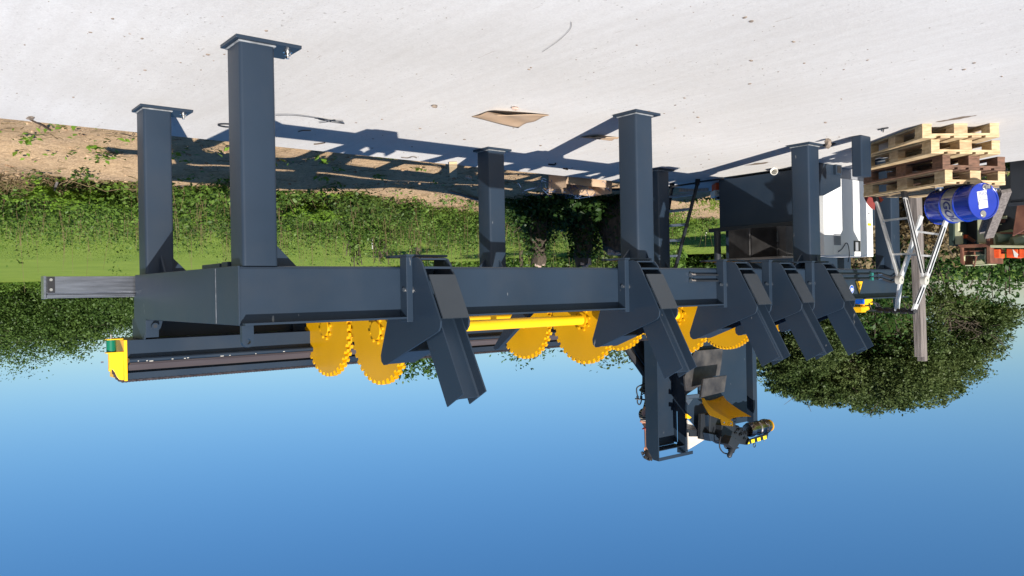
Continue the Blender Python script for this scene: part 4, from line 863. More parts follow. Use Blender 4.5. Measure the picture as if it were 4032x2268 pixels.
def stone(x, y, r, label, z=0.0, mm=STONE, cat='stone', name='stone', gr='stones on the concrete', sc=(1, 1.3, 0.6)):
    p = on('Z', z, x, y); m = MB(); m.sphere((p.x, p.y, z+r*sc[2]*0.9), r, 12, 8, sc)
    m.v = [(a+NR.uniform(-1, 1)*r*0.18, b+NR.uniform(-1, 1)*r*0.18, max(z, c_+NR.uniform(-1, 1)*r*0.12)) for a, b, c_ in m.v]
    solo(m, name, mm, label, cat, (p.x, p.y, z), gr)
stone(1711, 413, 0.022, 'brown stone on the open concrete between the front leg and the cardboard sheet')
stone(2028, 420, 0.028, 'pale stone lying at the edge of the large cardboard sheet', mm=CUTWOOD)
stone(3260, 545, 0.045, 'brown brick fragment tilted against the slab between the leg and the upright tube', sc=(0.8, 0.7, 1.3))
stone(3268, 566, 0.04, 'flat brown brick fragment beside the tilted one near the third front leg', sc=(1.8, 1.0, 0.35))
stone(3250, 480, 0.012, 'small chip of stone on the concrete in front of the third front leg')
stone(120, 462, 0.03, 'dark flat pebble near the edge of the slab', sc=(2.2, 1, 0.3))
for k, (x, y) in enumerate(() and ((430, 118), (300, 262), (150, 300), (870, 355), (620, 445), (820, 420), (2195, 358), (2330, 25), (3020, 530), (1180, 20), (700, 330))):
    stone(x, y, 0.006+0.004*rnd.random(), 'tiny dark chip lying loose on the bare concrete', sc=(1.6, 1.0, 0.5))
def stick(pts, r, label, z=0.008, mm=TWIG, name='stick', cat='stick', gr='sticks lying about'):
    P = [on('Z', z, x, y) for x, y in pts]; m = MB(); m.tube(smooth_path(P, 6), r, 7); solo(m, name, mm, label, cat, P[0], gr)
stick([(1175, 518), (1195, 514), (1225, 514)], 0.005, 'short dark twig in the deck shadow near the front leg')
stick([(1236, 568), (1258, 566), (1280, 562)], 0.006, 'curved twig on the sunlit strip of slab near the front leg')
stick([(1580, 620), (1605, 622), (1625, 617), (1640, 621)], 0.007, 'thin pale crooked stick near the slab edge', mm=WOODG)
stick([(2160, 647), (2185, 649), (2187, 643)], 0.010, 'black hooked scrap in the shadow behind the second front leg', mm=RUBBER)
stick([(2218, 664), (2235, 668), (2230, 663)], 0.008, 'small forked twig in the shadow near the slab edge')
stick([(120, 470), (165, 492), (198, 512)], 0.012, 'dark root lying over the edge of the slab at the bare soil', z=0.0)
stick([(2135, 205), (2200, 160), (2245, 115), (2250, 88)], 0.0013, 'long thin curved grass stalk on the open concrete', mm=WOODG)
mm_ = MB()
for k in range(750):
    dd = 2.5+9*rnd.random()**0.8; an = rnd.uniform(-0.62, 0.62); x = CAM.x+dd*math.cos(CYAW+an); y = CAM.y+dd*math.sin(CYAW+an)
    if x > 3.4 or y > 10: continue
    if math.sin(x*1.7+0.4)*math.sin(y*1.3+1.1) < -0.1 and rnd.random() < 0.75: continue
    r = 0.003+0.010*rnd.random()**4; mm_.sphere((x, y, r*0.3), r, 6, 4, (rnd.uniform(0.7, 2), rnd.uniform(0.7, 2), 0.5))
o = mm_.build('grit', STONE); o['kind'] = 'stuff'; tag(o, 'dark grit and crumbs scattered over the bare concrete', 'grit')
# rubber ring half hidden by the front leg
m = MB(); c = on('Z', 0.012, 898, 495); m.tube([c+Vector((0.07*math.cos(a), 0.09*math.sin(a), 0.0)) for a in [k*2*math.pi/24 for k in range(25)]], 0.006, 8, False); solo(m, 'rubber_ring', RUBBER, 'black rubber ring lying on the concrete just behind the near front leg', 'rubber ring', c)
# plastic strapping
def strap():
    root = thing('plastic_strap', 'black plastic strapping band lying bunched on the concrete behind the near front leg', 'strap', on('Z', 0, 1280, 478))
    for pts in ([(1085, 454), (1150, 454), (1210, 460), (1260, 468), (1355, 486)], [(1240, 466), (1290, 474), (1352, 478)], [(1256, 484), (1290, 480), (1320, 474)], [(1255, 470), (1300, 480), (1356, 488)]):
        P = smooth_path([on('Z', 0.012+0.006*rnd.random(), x, y) for x, y in pts], 5); m = MB()
        for a, b in zip(P[:-1], P[1:]): m.bar(a, b, 0.014, 0.002)
        m.build('band', RUBBER, root)
strap()
# T-shaped rod near the pallets
m = MB(); m.tube([on('Z', 0.012, 3456, 511), on('Z', 0.012, 3498, 503)], 0.007, 8); m.tube([on('Z', 0.012, 3480, 507), on('Z', 0.012, 3477, 520)], 0.005, 8); solo(m, 'steel_rod', STEEL_D, 'small T-shaped steel rod lying on the concrete by the pallets', 'rod', on('Z', 0, 3478, 508))

# things on the soil strip behind the slab
def carton():
    A = on('Z', 0.0, 2232, 703); B = on('Z', 0.0, 2440, 715); A.x = max(A.x, 3.55); B.x = max(B.x, 3.55)
    c = Vector((3.62, 6.40, -0.08)); root = thing('cardboard_box', 'open brown cardboard box lying on the soil at the edge of the slab', 'cardboard box', c)
    x0, x1, y0, y1, z0, z1 = 3.60, 3.98, 6.1, 7.05, -0.09, 0.16; t = 0.006
    for b, nm in (((x0, x1, y0, y1, z0, z0+t), 'bottom'), ((x0, x0+t, y0, y1, z0+t, z1-0.08), 'wall'), ((x1-t, x1, y0, y1, z0+t, z1), 'wall'), ((x0+t, x1-t, y0, y0+t, z0+t, z1-0.03), 'wall'), ((x0+t, x1-t, y1-t, y1, z0+t, z1), 'wall'), ((x0+t, x1-t, 6.55, 6.556, z0+t, z1-0.04), 'divider')):
        m = MB(); m.box(*b); m.build(nm, CARD, root)
    m = MB(); m.prism([(x1, y0, z1), (x1, y1, z1), (x1+0.12, y1, z1-0.08), (x1+0.12, y0, z1-0.08)], (0, 0, 0.005)); m.build('flap', CARD, root)
carton()
m = MB()
for k in range(34):
    p = Vector((3.95+rnd.uniform(-0.25, 0.5), 6.2+rnd.uniform(-0.35, 0.8), 0.0)); P = [p+Vector((rnd.uniform(-0.16, 0.16), rnd.uniform(-0.2, 0.2), 0.06+rnd.uniform(-0.1, 0.14))) for _ in range(4)]; m.tube(smooth_path(P, 4), 0.003, 5)
solo(m, 'twine_tangle', TWINE, 'tangle of blue baler twine beside the cardboard box on the soil', 'twine', (4.0, 6.3, 0))
m = MB(); m.tube(smooth_path([(4.0, 6.4, 0.14), (4.2, 6.8, 0.06), (4.1, 7.3, 0.03), (3.9, 7.7, 0.02), (3.75, 8.2, -0.02)]), 0.02, 8); solo(m, 'black_pipe', RUBBER, 'black flexible pipe running along the soil from the cardboard box', 'pipe', (4.1, 7.3, 0))
def timber(a, b, w, t, label, mm=WOOD, z=-0.03):
    p = on('Z', z, *a); q = on('Z', z, *b); q.z += 0.01; m = MB(); m.bar(p, q, w, t); solo(m, 'timber_offcut', mm, label, 'timber', p, 'timber offcuts on the soil', 0.003)
timber((1784, 642), (1785, 692), 0.10, 0.03, 'pale new batten lying across the edge of the slab', z=0.02)
timber((1770, 753), (1905, 792), 0.07, 0.03, 'long grey board lying at the foot of the weeds, half behind the rear leg', WOODG, z=0.0)
timber((1838, 694), (1853, 697), 0.05, 0.03, 'small reddish offcut on the shaded soil', CUTWOOD, z=-0.03)
timber((200, 780), (225, 715), 0.03, 0.02, 'thin bleached branch sticking out of the left end of the weeds', WOODG, z=0.05)
timber((700, 735), (735, 722), 0.04, 0.02, 'thin pale branch between the two near legs', WOODG, z=0.05)
timber((2675, 748), (2790, 742), 0.12, 0.08, 'reddish board on the soil seen through the steel ladder', CUTWOOD, z=0.0)
for (x, y, s) in ((1460, 652, 0.0), (1620, 672, 0)):
    pass

# white marker canes in the lawn
for (x0, y0, x1, y1, d, lab) in ((1464, 910, 1467, 985, 19, 'thin white cane upright in the lawn behind the near legs'), (2778, 928, 2794, 862, 24, 'thin white cane leaning in the lawn behind the steel ladder')):
    a = at(x0, y0, d); b = at(x1, y1, d); lo, hi = (a, b) if a.z < b.z else (b, a); lo = Vector((lo.x, lo.y, min(lo.z, -0.1))); m = MB(); m.tube([lo, hi], 0.014, 6); solo(m, 'marker_cane', WHITE2, lab, 'cane', lo, 'marker canes')

# ------------------------------------------------------------------ old machinery at the far side
def old_machine():
    Z = (3700, 780, 4.527); Y0 = 11.8
    root = thing('scrap_machine', 'old farm machine of faded green, cream and rusty steel on the grass behind the drum', 'farm machine', (0.3, 12, -0.1))
    def pg(pts, Y, t, name, mm, bev=0.006): q = MB(); q.prism([on('Y', Y, Z[0]+a/Z[2], Z[1]+b/Z[2]) for a, b in pts], (0, t, 0)); return q.build(name, mm, root, bev)
    pg([(150, 300), (250, 300), (250, 845), (160, 850)], 11.75, 0.5, 'dark_panel', DKGREEN)
    pg([(255, 300), (330, 300), (330, 600), (385, 610), (385, 825), (272, 828)], 11.8, 0.08, 'cream_post', CREAM)
    pg([(390, 300), (660, 300), (660, 830), (390, 830)], 12.3, 0.1, 'dark_panel', STEEL_D)
    pg([(400, 655), (470, 655), (470, 715), (405, 720)], 12.1, 0.1, 'lamp', ORANGE)
    pg([(470, 650), (640, 760), (600, 800), (470, 730)], 12.15, 0.05, 'rusty_sheet', RUST)
    pg([(665, 300), (830, 300), (830, 800), (675, 800)], 11.8, 0.1, 'cream_post', CREAM)
    pg([(310, 830), (840, 812), (840, 870), (360, 885)], 11.7, 0.16, 'rusty_beam', RUST)
    for bx in (((360, 880), (395, 880), (440, 1190), (410, 1190), (362, 1150)), ((830, 690), (885, 690), (912, 1165), (835, 1170))): pg(list(bx), 11.7, 0.5, 'rusty_beam', RUST)
    pg([(380, 940), (760, 930), (760, 950), (385, 960)], 11.75, 0.04, 'rusty_bar', RUST); pg([(380, 1020), (800, 1005), (800, 1018), (385, 1032)], 11.75, 0.04, 'cream_bar', CREAM)
    pg([(400, 1035), (440, 1035), (440, 1185), (410, 1185)], 11.72, 0.06, 'cream_bar', CREAM); pg([(440, 1095), (720, 1090), (800, 1165), (440, 1185)], 12.05, 0.04, 'cream_panel', CREAM); pg([(800, 900), (826, 900), (826, 1170), (800, 1170)], 11.74, 0.06, 'cream_bar', CREAM)
    pg([(400, 885), (800, 885), (800, 1090), (400, 1090)], 12.25, 0.04, 'inner_panel', DKGREEN)
    pg([(440, 1190), (880, 1172), (880, 1185), (450, 1210)], 11.7, 0.3, 'cream_bar', CREAM)
    q = MB(); q.tube([on('Y', 11.7, Z[0]+610/Z[2], Z[1]+1220/Z[2]), on('Y', 11.7, Z[0]+660/Z[2], Z[1]+1030/Z[2])], 0.012, 8); q.build('lever', RUST, root)
    def cyl(a, b, r, mm, name): q = MB(); q.tube([on('Y', 11.9, Z[0]+a[0]/Z[2], Z[1]+a[1]/Z[2]), on('Y', 12.1, Z[0]+b[0]/Z[2], Z[1]+b[1]/Z[2])], r, 20); return q.build(name, mm, root)
    cyl((985, 720), (1290, 650), 0.085, OLDGREEN, 'green_tube'); cyl((1290, 790), (1700, 690), 0.085, OLDGREEN, 'green_tube')
    pg([(900, 640), (975, 640), (975, 830), (900, 820)], 11.85, 0.2, 'cream_panel', CREAM); pg([(975, 790), (1300, 730), (1300, 850), (920, 850)], 12.05, 0.1, 'cream_panel', CREAM)
    pg([(890, 835), (1700, 845), (1700, 885), (900, 880)], 11.65, 0.5, 'cream_ledge', CREAM)
    for k, (a, b) in enumerate(((897, 1068), (1185, 1392), (1410, 1600))):
        pg([(a, 905), (b, 912), (b, 1070 if k < 2 else 1060), (a, 1060)], 11.85, 0.2, 'orange_box', ORANGE, 0.01)
    pg([(1070, 955), (1185, 965), (1185, 985), (1070, 978)], 11.95, 0.05, 'rusty_bar', RUST); pg([(1300, 910), (1400, 1000), (1380, 1060), (1330, 1050)], 11.845, 0.004, 'faded_patch', WHITE2, 0)
    pg([(940, -800), (1700, -800), (1700, 610), (940, 610)], 12.2, 0.4, 'dark_panel', STEEL_D)
    pg([(1000, 320), (1185, 315), (1185, 370), (1000, 370)], 12.1, 0.05, 'cream_bar', CREAM); pg([(1000, 372), (1165, 368), (1150, 435), (1010, 440)], 12.12, 0.05, 'rusty_sheet', RUST); pg([(1000, 465), (1100, 460), (1100, 475), (1000, 480)], 12.1, 0.03, 'cream_bar', CREAM)
    pg([(1400, -40), (1640, -60), (1640, 500), (1290, 680)], 10.9, 0.06, 'rusty_panel', RUST)
    pg([(950, 610), (1700, 600), (1700, 640), (950, 640)], 11.9, 0.3, 'rusty_beam', RUST)
old_machine()
# dark skip body at the right
m = MB(); p = on('Y', 10.6, 3985, 620); m.box(-3.2, p.x, 10.5, 11.4, -0.12, 0.52); q = on('Y', 10.5, 3985, 620)
o = thing('steel_skip', 'dark low steel skip standing at the edge of the slab behind the pallet stack', 'skip', (-2.0, 10.9, -0.12)); m.build('body', STEEL_D, o, 0.01)
m = MB(); m.box(-3.25, p.x+0.02, 10.47, 10.53, 0.523, 0.57); m.build('rim', STEEL_D, o, 0.006)

# ------------------------------------------------------------------ person on the platform behind the tower
def person():
    bx, by = 3.06, 6.92; root = thing('person', 'person in a dark patterned short-sleeved shirt working behind the processor tower', 'person', (bx, by, 2.06))
    H = 1.78; z0 = 2.06
    back = Vector((CR.x, CR.y, 0)).normalized(); fw = Vector((CFv.x, CFv.y, 0)).normalized()
    # head position measured from the photo
    hp = at(2562, 1768, 11.75); sh = at(2562, 1672, 11.7)
    z_off = 0
    J = {}
    def P(a, f, z): return Vector((sh.x, sh.y, 0))+back*a+fw*f+Vector((0, 0, z))
    pelvis = P(-0.10, 0.1, sh.z-0.50); chest = P(-0.03, 0.05, sh.z-0.12); neck = P(0.0, 0.02, sh.z+0.02)
    nodes = [('pelvis', pelvis, 0.13), ('waist', P(-0.07, 0.08, sh.z-0.32), 0.12), ('chest', chest, 0.145), ('neck', P(-0.01, 0.01, sh.z+0.07), 0.06), ('skull', hp-Vector((0, 0, 0.02)), 0.075)]
    def skin(nodes, edges, name, mm, root_i=0):
        me = bpy.data.meshes.new(name); me.from_pydata([tuple(n[1]-Vector(root.location)) for n in nodes], edges, []); me.materials.append(mm)
        o = bpy.data.objects.new(name, me); col.objects.link(o); o.parent = root
        o.modifiers.new('skin', 'SKIN'); sv = me.skin_vertices[0].data
        for i, n in enumerate(nodes): r = n[2]; sv[i].radius = (r, r*(n[3] if len(n) > 3 else 1)); sv[i].use_root = (i == root_i)
        s = o.modifiers.new('sub', 'SUBSURF'); s.levels = 2; s.render_levels = 2; return o
    N = [(0, pelvis, 0.13), (0, P(-0.07, 0.08, sh.z-0.32), 0.115), (0, chest, 0.11), (0, P(0.01, 0.01, sh.z+0.04), 0.09), (0, hp-Vector((0, 0, 0.07))+back*0.01, 0.085), (0, hp+Vector((0, 0, 0.03)), 0.085),
         (0, P(0.10, 0.02, sh.z-0.08), 0.055), (0, P(0.10, -0.16, sh.z-0.26), 0.043), (0, P(0.0, -0.30, sh.z-0.30), 0.034), (0, P(-0.04, -0.34, sh.z-0.29), 0.03),
         (0, P(-0.18, 0.08, sh.z-0.06), 0.06), (0, P(-0.28, -0.02, sh.z-0.28), 0.043), (0, P(-0.12, -0.26, sh.z-0.30), 0.034), (0, P(-0.06, -0.32, sh.z-0.29), 0.03),
         (0, pelvis+back*0.10-Vector((0, 0, 0.08)), 0.09), (0, Vector((pelvis.x, pelvis.y, (pelvis.z+z0)/2+0.02))+back*0.12, 0.062), (0, Vector((pelvis.x, pelvis.y, z0+0.09))+back*0.12, 0.045), (0, Vector((pelvis.x, pelvis.y, z0+0.045))+back*0.13-fw*0.14, 0.04),
         (0, pelvis-back*0.10-Vector((0, 0, 0.08)), 0.09), (0, Vector((pelvis.x, pelvis.y, (pelvis.z+z0)/2+0.02))-back*0.12, 0.062), (0, Vector((pelvis.x, pelvis.y, z0+0.09))-back*0.12, 0.045), (0, Vector((pelvis.x, pelvis.y, z0+0.045))-back*0.13-fw*0.14, 0.04)]
    E = [(0, 1), (1, 2), (2, 3), (3, 4), (4, 5), (2, 6), (6, 7), (7, 8), (8, 9), (2, 10), (10, 11), (11, 12), (12, 13), (0, 14), (14, 15), (15, 16), (16, 17), (0, 18), (18, 19), (19, 20), (20, 21)]
    # fingers
    for (wi, sg) in ((9, 1), (13, -1)):
        w = N[wi][1]
        for k in range(5):
            b0 = len(N); a = w+back*sg*(-0.03+0.018*k)*0.8-fw*0.05; N.append((0, a, 0.009)); N.append((0, a-fw*0.03-Vector((0, 0, 0.005)), 0.0085)); N.append((0, a-fw*(0.045 if 0 < k < 4 else 0.035)-Vector((0, 0, 0.03)), 0.0075)); E += [(wi, b0), (b0, b0+1), (b0+1, b0+2)]
    body = skin(N, E, 'body', SKIN)
    # shirt, trousers, hair
    S = [(0, P(-0.09, 0.09, sh.z-0.48), 0.15), (0, N[1][1], 0.14), (0, chest, 0.185), (0, P(0.01, 0.02, sh.z-0.02), 0.13), (0, P(0.10, 0.01, sh.z-0.11), 0.115), (0, P(0.11, -0.08, sh.z-0.22), 0.095), (0, P(-0.19, 0.07, sh.z-0.06), 0.085), (0, P(-0.24, 0.02, sh.z-0.17), 0.07)]
    skin(S, [(0, 1), (1, 2), (2, 3), (2, 4), (4, 5), (2, 6), (6, 7)], 'shirt', SHIRT)
    skin([(0, P(0.03, 0.012, sh.z+0.012), 0.15), (0, P(0.02, 0.01, sh.z+0.035), 0.115)], [(0, 1)], 'collar', PINK)
    T = [(0, pelvis, 0.16), (0, N[14][1], 0.11), (0, N[15][1], 0.08), (0, N[16][1]+Vector((0, 0, 0.03)), 0.07), (0, N[18][1], 0.11), (0, N[19][1], 0.08), (0, N[20][1]+Vector((0, 0, 0.03)), 0.07)]
    skin(T, [(0, 1), (1, 2), (2, 3), (0, 4), (4, 5), (5, 6)], 'trousers', TROUSER)
    m = MB(); c = hp+Vector((0, 0, 0.035))
    m.sphere(c+fw*0.03-back*0.01, 0.105, 20, 12, (1, 1, 1.05))
    for k in range(60):
        th = rnd.uniform(0, 6.28); ph = rnd.uniform(0.0, 1.7); d = Vector((math.cos(th)*math.sin(ph), math.sin(th)*math.sin(ph), math.cos(ph))); 
        if d.dot(-fw) > 0.5: continue
        p = c+fw*0.03+d*0.095; m.tube(smooth_path([p, p+d*0.03+Vector((0, 0, 0.015)), p+d*0.045-Vector((0, 0, 0.01))], 4), [0.008]*9 if False else 0.007, 5)
    m.build('hair', HAIR, root)
    # face towards the machine
    m = MB(); f = -fw
    m.sphere(hp+f*0.085-Vector((0, 0, 0.01)), 0.016, 10, 6, (1, 1, 1.5)); 
    for s in (-1, 1): m.sphere(hp+back*s*0.088+Vector((0, 0, -0.005)), 0.022, 10, 6, (0.6, 0.6, 1.3))
    m.build('face_features', SKIN, root)
    m = MB()
    for s in (-1, 1): m.sphere(hp+f*0.080+back*s*0.032+Vector((0, 0, 0.015)), 0.010, 8, 6)
    m.build('eyes', mat('eye', (0.05, 0.04, 0.04), 0.3), root)
person()

# ------------------------------------------------------------------ vegetation
def leaves(name, pts, size, material, parent=None, aspect=1.6, upb=0.3, origin=None, nrm=None):
    n = len(pts); pts = np.asarray(pts, float)
    d = NR.normal(size=(n, 3)); d[:, 2] = np.abs(d[:, 2])*1.0+upb
    if nrm is not None: d = d*0.6+nrm
    d /= np.linalg.norm(d, axis=1)[:, None]
    r = NR.normal(size=(n, 3)); u = np.cross(d, r); u /= np.linalg.norm(u, axis=1)[:, None]; w = np.cross(d, u)
    s = (size*NR.uniform(0.55, 1.35, n))[:, None] if not hasattr(size, '__len__') else np.asarray(size)[:, None]
    a = u*s*aspect*0.5; b = w*s*0.5; bend = d*s*0.18
    V = np.stack([pts-a, pts-b*0.9-bend, pts+a, pts+b*0.9-bend], 1).reshape(-1, 3)
    if origin is None: origin = (0, 0, 0)
    V = V-np.array(origin)
    me = bpy.data.meshes.new(name); me.vertices.add(4*n); me.vertices.foreach_set('co', V.ravel().astype(np.float32))
    me.loops.add(4*n); me.loops.foreach_set('vertex_index', np.arange(4*n, dtype=np.int32))
    me.polygons.add(n); me.polygons.foreach_set('loop_start', np.arange(0, 4*n, 4, dtype=np.int32)); me.update(calc_edges=True); me.validate()
    me.materials.append(material); o = bpy.data.objects.new(name, me); col.objects.link(o)
    if parent: o.parent = parent
    return o
def tree(base, h, crown, label, lm, trunk_r, nleaf, lsize, limbs=9, group=None, name='tree', lean=(0, 0), hollow=0.55, twigs=30, cl=None, cat='tree', cr_=(0.10, 0.30)):
    """crown: list of (centre offset xyz, radii xyz)"""
    bx, by, bz = base; root = thing(name, label, cat, base, group)
    # trunk, limbs, twigs
    t = MB(); top = Vector((bx+lean[0], by+lean[1], bz+h)); b0 = Vector(base)
    n = 7; path = [b0.lerp(top, k/n)+Vector((rnd.uniform(-1, 1), rnd.uniform(-1, 1), 0))*0.06*h*(k/n)*0.35 for k in range(n+1)]
    t.tube(path, [trunk_r*(1-0.8*k/n) for k in range(n+1)], 8); tips = []
    cc = [(Vector(c)+b0, Vector(r)) for c, r in crown]
    for k in range(limbs):
        c, r = cc[k % len(cc)]; q = c+Vector((rnd.uniform(-.8, .8)*r.x, rnd.uniform(-.8, .8)*r.y, rnd.uniform(-.5, .8)*r.z)); s = path[min(n, 2+rnd.randrange(n-2))]
        mid = s.lerp(q, 0.5)+Vector((rnd.uniform(-.1, .1), rnd.uniform(-.1, .1), 0.08))*h*0.3
        P = smooth_path([s, mid, q], 4); m_ = len(P); t.tube(P, [trunk_r*0.27*(1-0.85*i/(m_-1)) for i in range(m_)], 6); tips.append((mid, q))
    for k in range(twigs):
        mid, q = tips[rnd.randrange(len(tips))]; s = mid.lerp(q, rnd.random()); c, r = cc[rnd.randrange(len(cc))]
        e = s+Vector((rnd.uniform(-1, 1), rnd.uniform(-1, 1), rnd.uniform(-0.3, 1)))*h*0.16; P = smooth_path([s, s.lerp(e, .5)+Vector((0, 0, rnd.uniform(-.1, .1)*h*0.3)), e], 3); m_ = len(P)
        t.tube(P, [trunk_r*0.12*(1-0.7*i/(m_-1)) for i in range(m_)], 4, False)
    t.build('trunk', BARK, root, origin=base).location = (0, 0, 0)
    # leaves in clumps
    vol = [r.x*r.y*r.z for _, r in cc]; tot = sum(vol); pts = []
    for (c, r), v in zip(cc, vol):
        m_ = int(nleaf*v/tot); ncl = max(10, int(m_/(cl or 45)))
        u = NR.normal(size=(ncl, 3)); u /= np.linalg.norm(u, axis=1)[:, None]; rad = (hollow+(1.12-hollow)*NR.rand(ncl)**0.9)[:, None]
        cen = np.array(c)+u*rad*np.array(r); cs = NR.uniform(cr_[0], cr_[1], ncl)*min(r)
        idx = NR.randint(0, ncl, m_); off = np.clip(NR.normal(size=(m_, 3)), -1.7, 1.7)*np.array([1, 1, 0.6])*cs[idx][:, None]
        pts.append(cen[idx]+off)
    pts = np.concatenate(pts); o = leaves('crown', pts, lsize, lm, root, origin=base); return root
# --- weeds on the bank
def scatter_weeds():
    n = 11000; X = NR.uniform(4.6, 15.5, n); Y = NR.uniform(-4.0, 15.5, n)
    edge = 6.3+np.clip(0.42*(Y-2.8), 0, 1.5)+0.35*np.sin(Y*1.9)+0.25*np.sin(Y*4.7+1)+np.clip((1.6-Y)/2.6, 0, 1.3)*3.2; dens = np.clip((X-edge)/0.7, 0, 1)*np.clip((13.2-X)/3.2, 0.08, 1)
    dens += 0.22*((X > 5.9) & (np.sin(X*2.3+Y*1.7)+0.5*np.sin(Y*4.1) > 0.55)); keep = NR.rand(n) < dens; X, Y = X[keep], Y[keep]
    P = []; S = []; stems = MB(); P2 = []; S2 = []
    for x, y in zip(X, Y):
        hgt = NR.uniform(0.16, 0.56)*(1.0+0.32*math.sin(x*0.9+y*0.7)+0.25*math.sin(x*2.7-y*2.1))*(0.45 if x < 7.4 else 1.0)+(NR.uniform(0.3, 0.6) if NR.rand() < 0.07 and x > 9 else 0)
        z = GZ(x, y); m_ = int(16+60*hgt); a = NR.rand(m_)
        px = x+NR.normal(size=m_)*0.13*(1-0.35*a); py = y+NR.normal(size=m_)*0.13*(1-0.35*a); pz = z+a*hgt
        (P if (math.sin(x*1.3)+math.sin(y*0.9+1)) > -0.4 else P2).append(np.stack([px, py, pz], 1)); (S if (math.sin(x*1.3)+math.sin(y*0.9+1)) > -0.4 else S2).append(NR.uniform(0.022, 0.06, m_)*(1.1 if hgt < 0.3 else 0.9))
        if NR.rand() < 0.34:
            q = [(x, y, z), (x+NR.uniform(-.04, .04), y+NR.uniform(-.04, .04), z+hgt*0.6), (x+NR.uniform(-.1, .1), y+NR.uniform(-.1, .1), z+hgt*NR.uniform(1.2, 1.9))]; stems.tube(q, [0.005, 0.004, 0.002], 4, False)
    o = leaves('weeds', np.concatenate(P), np.concatenate(S), LEAF_W, aspect=1.5, upb=0.6); o['kind'] = 'stuff'; tag(o, 'dense green weeds and brambles covering the bank behind the slab', 'weeds')
    o = leaves('nettles', np.concatenate(P2), np.concatenate(S2), LEAF_N, aspect=2.0, upb=0.5); o['kind'] = 'stuff'; tag(o, 'patches of darker nettles among the weeds on the bank', 'nettles')
    o = stems.build('weed_stems', LEAF_DRY); o['kind'] = 'stuff'; tag(o, 'thin upright stems rising out of the weeds', 'weed stems')
    # ferns and broad-leaved docks
    FP = []; FS = []
    for k in range(150):
        x = NR.uniform(7.2, 13); y = NR.uniform(-3, 14)
        if math.sin(x*0.8+1)*math.sin(y*0.6+0.5) < -0.1: continue
        z = GZ(x, y); nf = NR.randint(6, 11)
        for f_ in range(nf):
            th = 6.28*f_/nf+NR.uniform(-.3, .3); L = NR.uniform(0.35, 0.75)
            t = np.linspace(0.1, 1, 26); px = x+np.cos(th)*L*t*0.8; py = y+np.sin(th)*L*t*0.8; pz = z+0.15+L*(1.1*t-0.75*t*t); wd = 0.11*(1-t)+0.01
            for sg in (-1, 1): FP.append(np.stack([px-sg*np.sin(th)*wd*0.5, py+sg*np.cos(th)*wd*0.5, pz], 1)); FS.append(wd*0.55+0.012)
    for k in range(60):
        x = NR.uniform(3.7, 7.5); y = NR.uniform(-3.5, 5.5); z = GZ(x, y); m_ = NR.randint(6, 26); r = NR.uniform(0.05, 0.14)
        FP.append(np.stack([x+NR.normal(size=m_)*r, y+NR.normal(size=m_)*r, z+0.02+NR.rand(m_)*r*0.9], 1)); FS.append(NR.uniform(0.025, 0.06, m_))
    o = leaves('ferns', np.concatenate(FP), np.concatenate(FS), LEAF_F, aspect=1.8, upb=1.6); o['kind'] = 'stuff'; tag(o, 'bright green fern fronds arching among the weeds', 'ferns')
    # dry litter and small tufts on the soil strip
    n = 2600; X = NR.uniform(3.7, 8.5, n); Y = NR.uniform(-3, 9.5, n); Z = np.array([GZ(a, b) for a, b in zip(X, Y)])+0.012
    lit = MB()
    for a, b, c_ in list(zip(X, Y, Z))[:1300]:
        L = NR.uniform(0.04, 0.22); th = NR.uniform(0, 6.28); lit.tube([(a, b, c_), (a+L*math.cos(th), b+L*math.sin(th), c_+NR.uniform(0, 0.03))], 0.0035, 4, False)
    for k in range(1500):
        a = NR.normal()*1.1+9.6; b = NR.normal()*1.6-0.9; L = NR.uniform(0.1, 0.5); th = NR.uniform(0, 6.28); z = GZ(a, b)+NR.uniform(0, 0.12); lit.tube([(a, b, z), (a+L*0.5*math.cos(th), b+L*0.5*math.sin(th), z+NR.uniform(0.0, 0.14)), (a+L*math.cos(th+.3), b+L*math.sin(th+.3), z+NR.uniform(-0.05, 0.10))], 0.005, 4, False)
    o = lit.build('dry_litter', LEAF_DRY); o['kind'] = 'stuff'; tag(o, 'dry straw and twigs scattered over the bare soil', 'litter')
    cl_ = MB()
    for a, b, c_ in list(zip(X, Y, Z))[1300:2600]:
        r = 0.006+0.022*NR.rand()**2; cl_.sphere((a, b, c_-0.005), r, 6, 4, (1, NR.uniform(.7, 1.3), .7))
    o = cl_.build('soil_clods', mat('clod', (0.24, 0.15, 0.085), 0.95, rgb2=(0.42, 0.30, 0.19), scale=1.5)); o['kind'] = 'stuff'; tag(o, 'small clods and stones scattered over the bare soil', 'clods')
scatter_weeds()
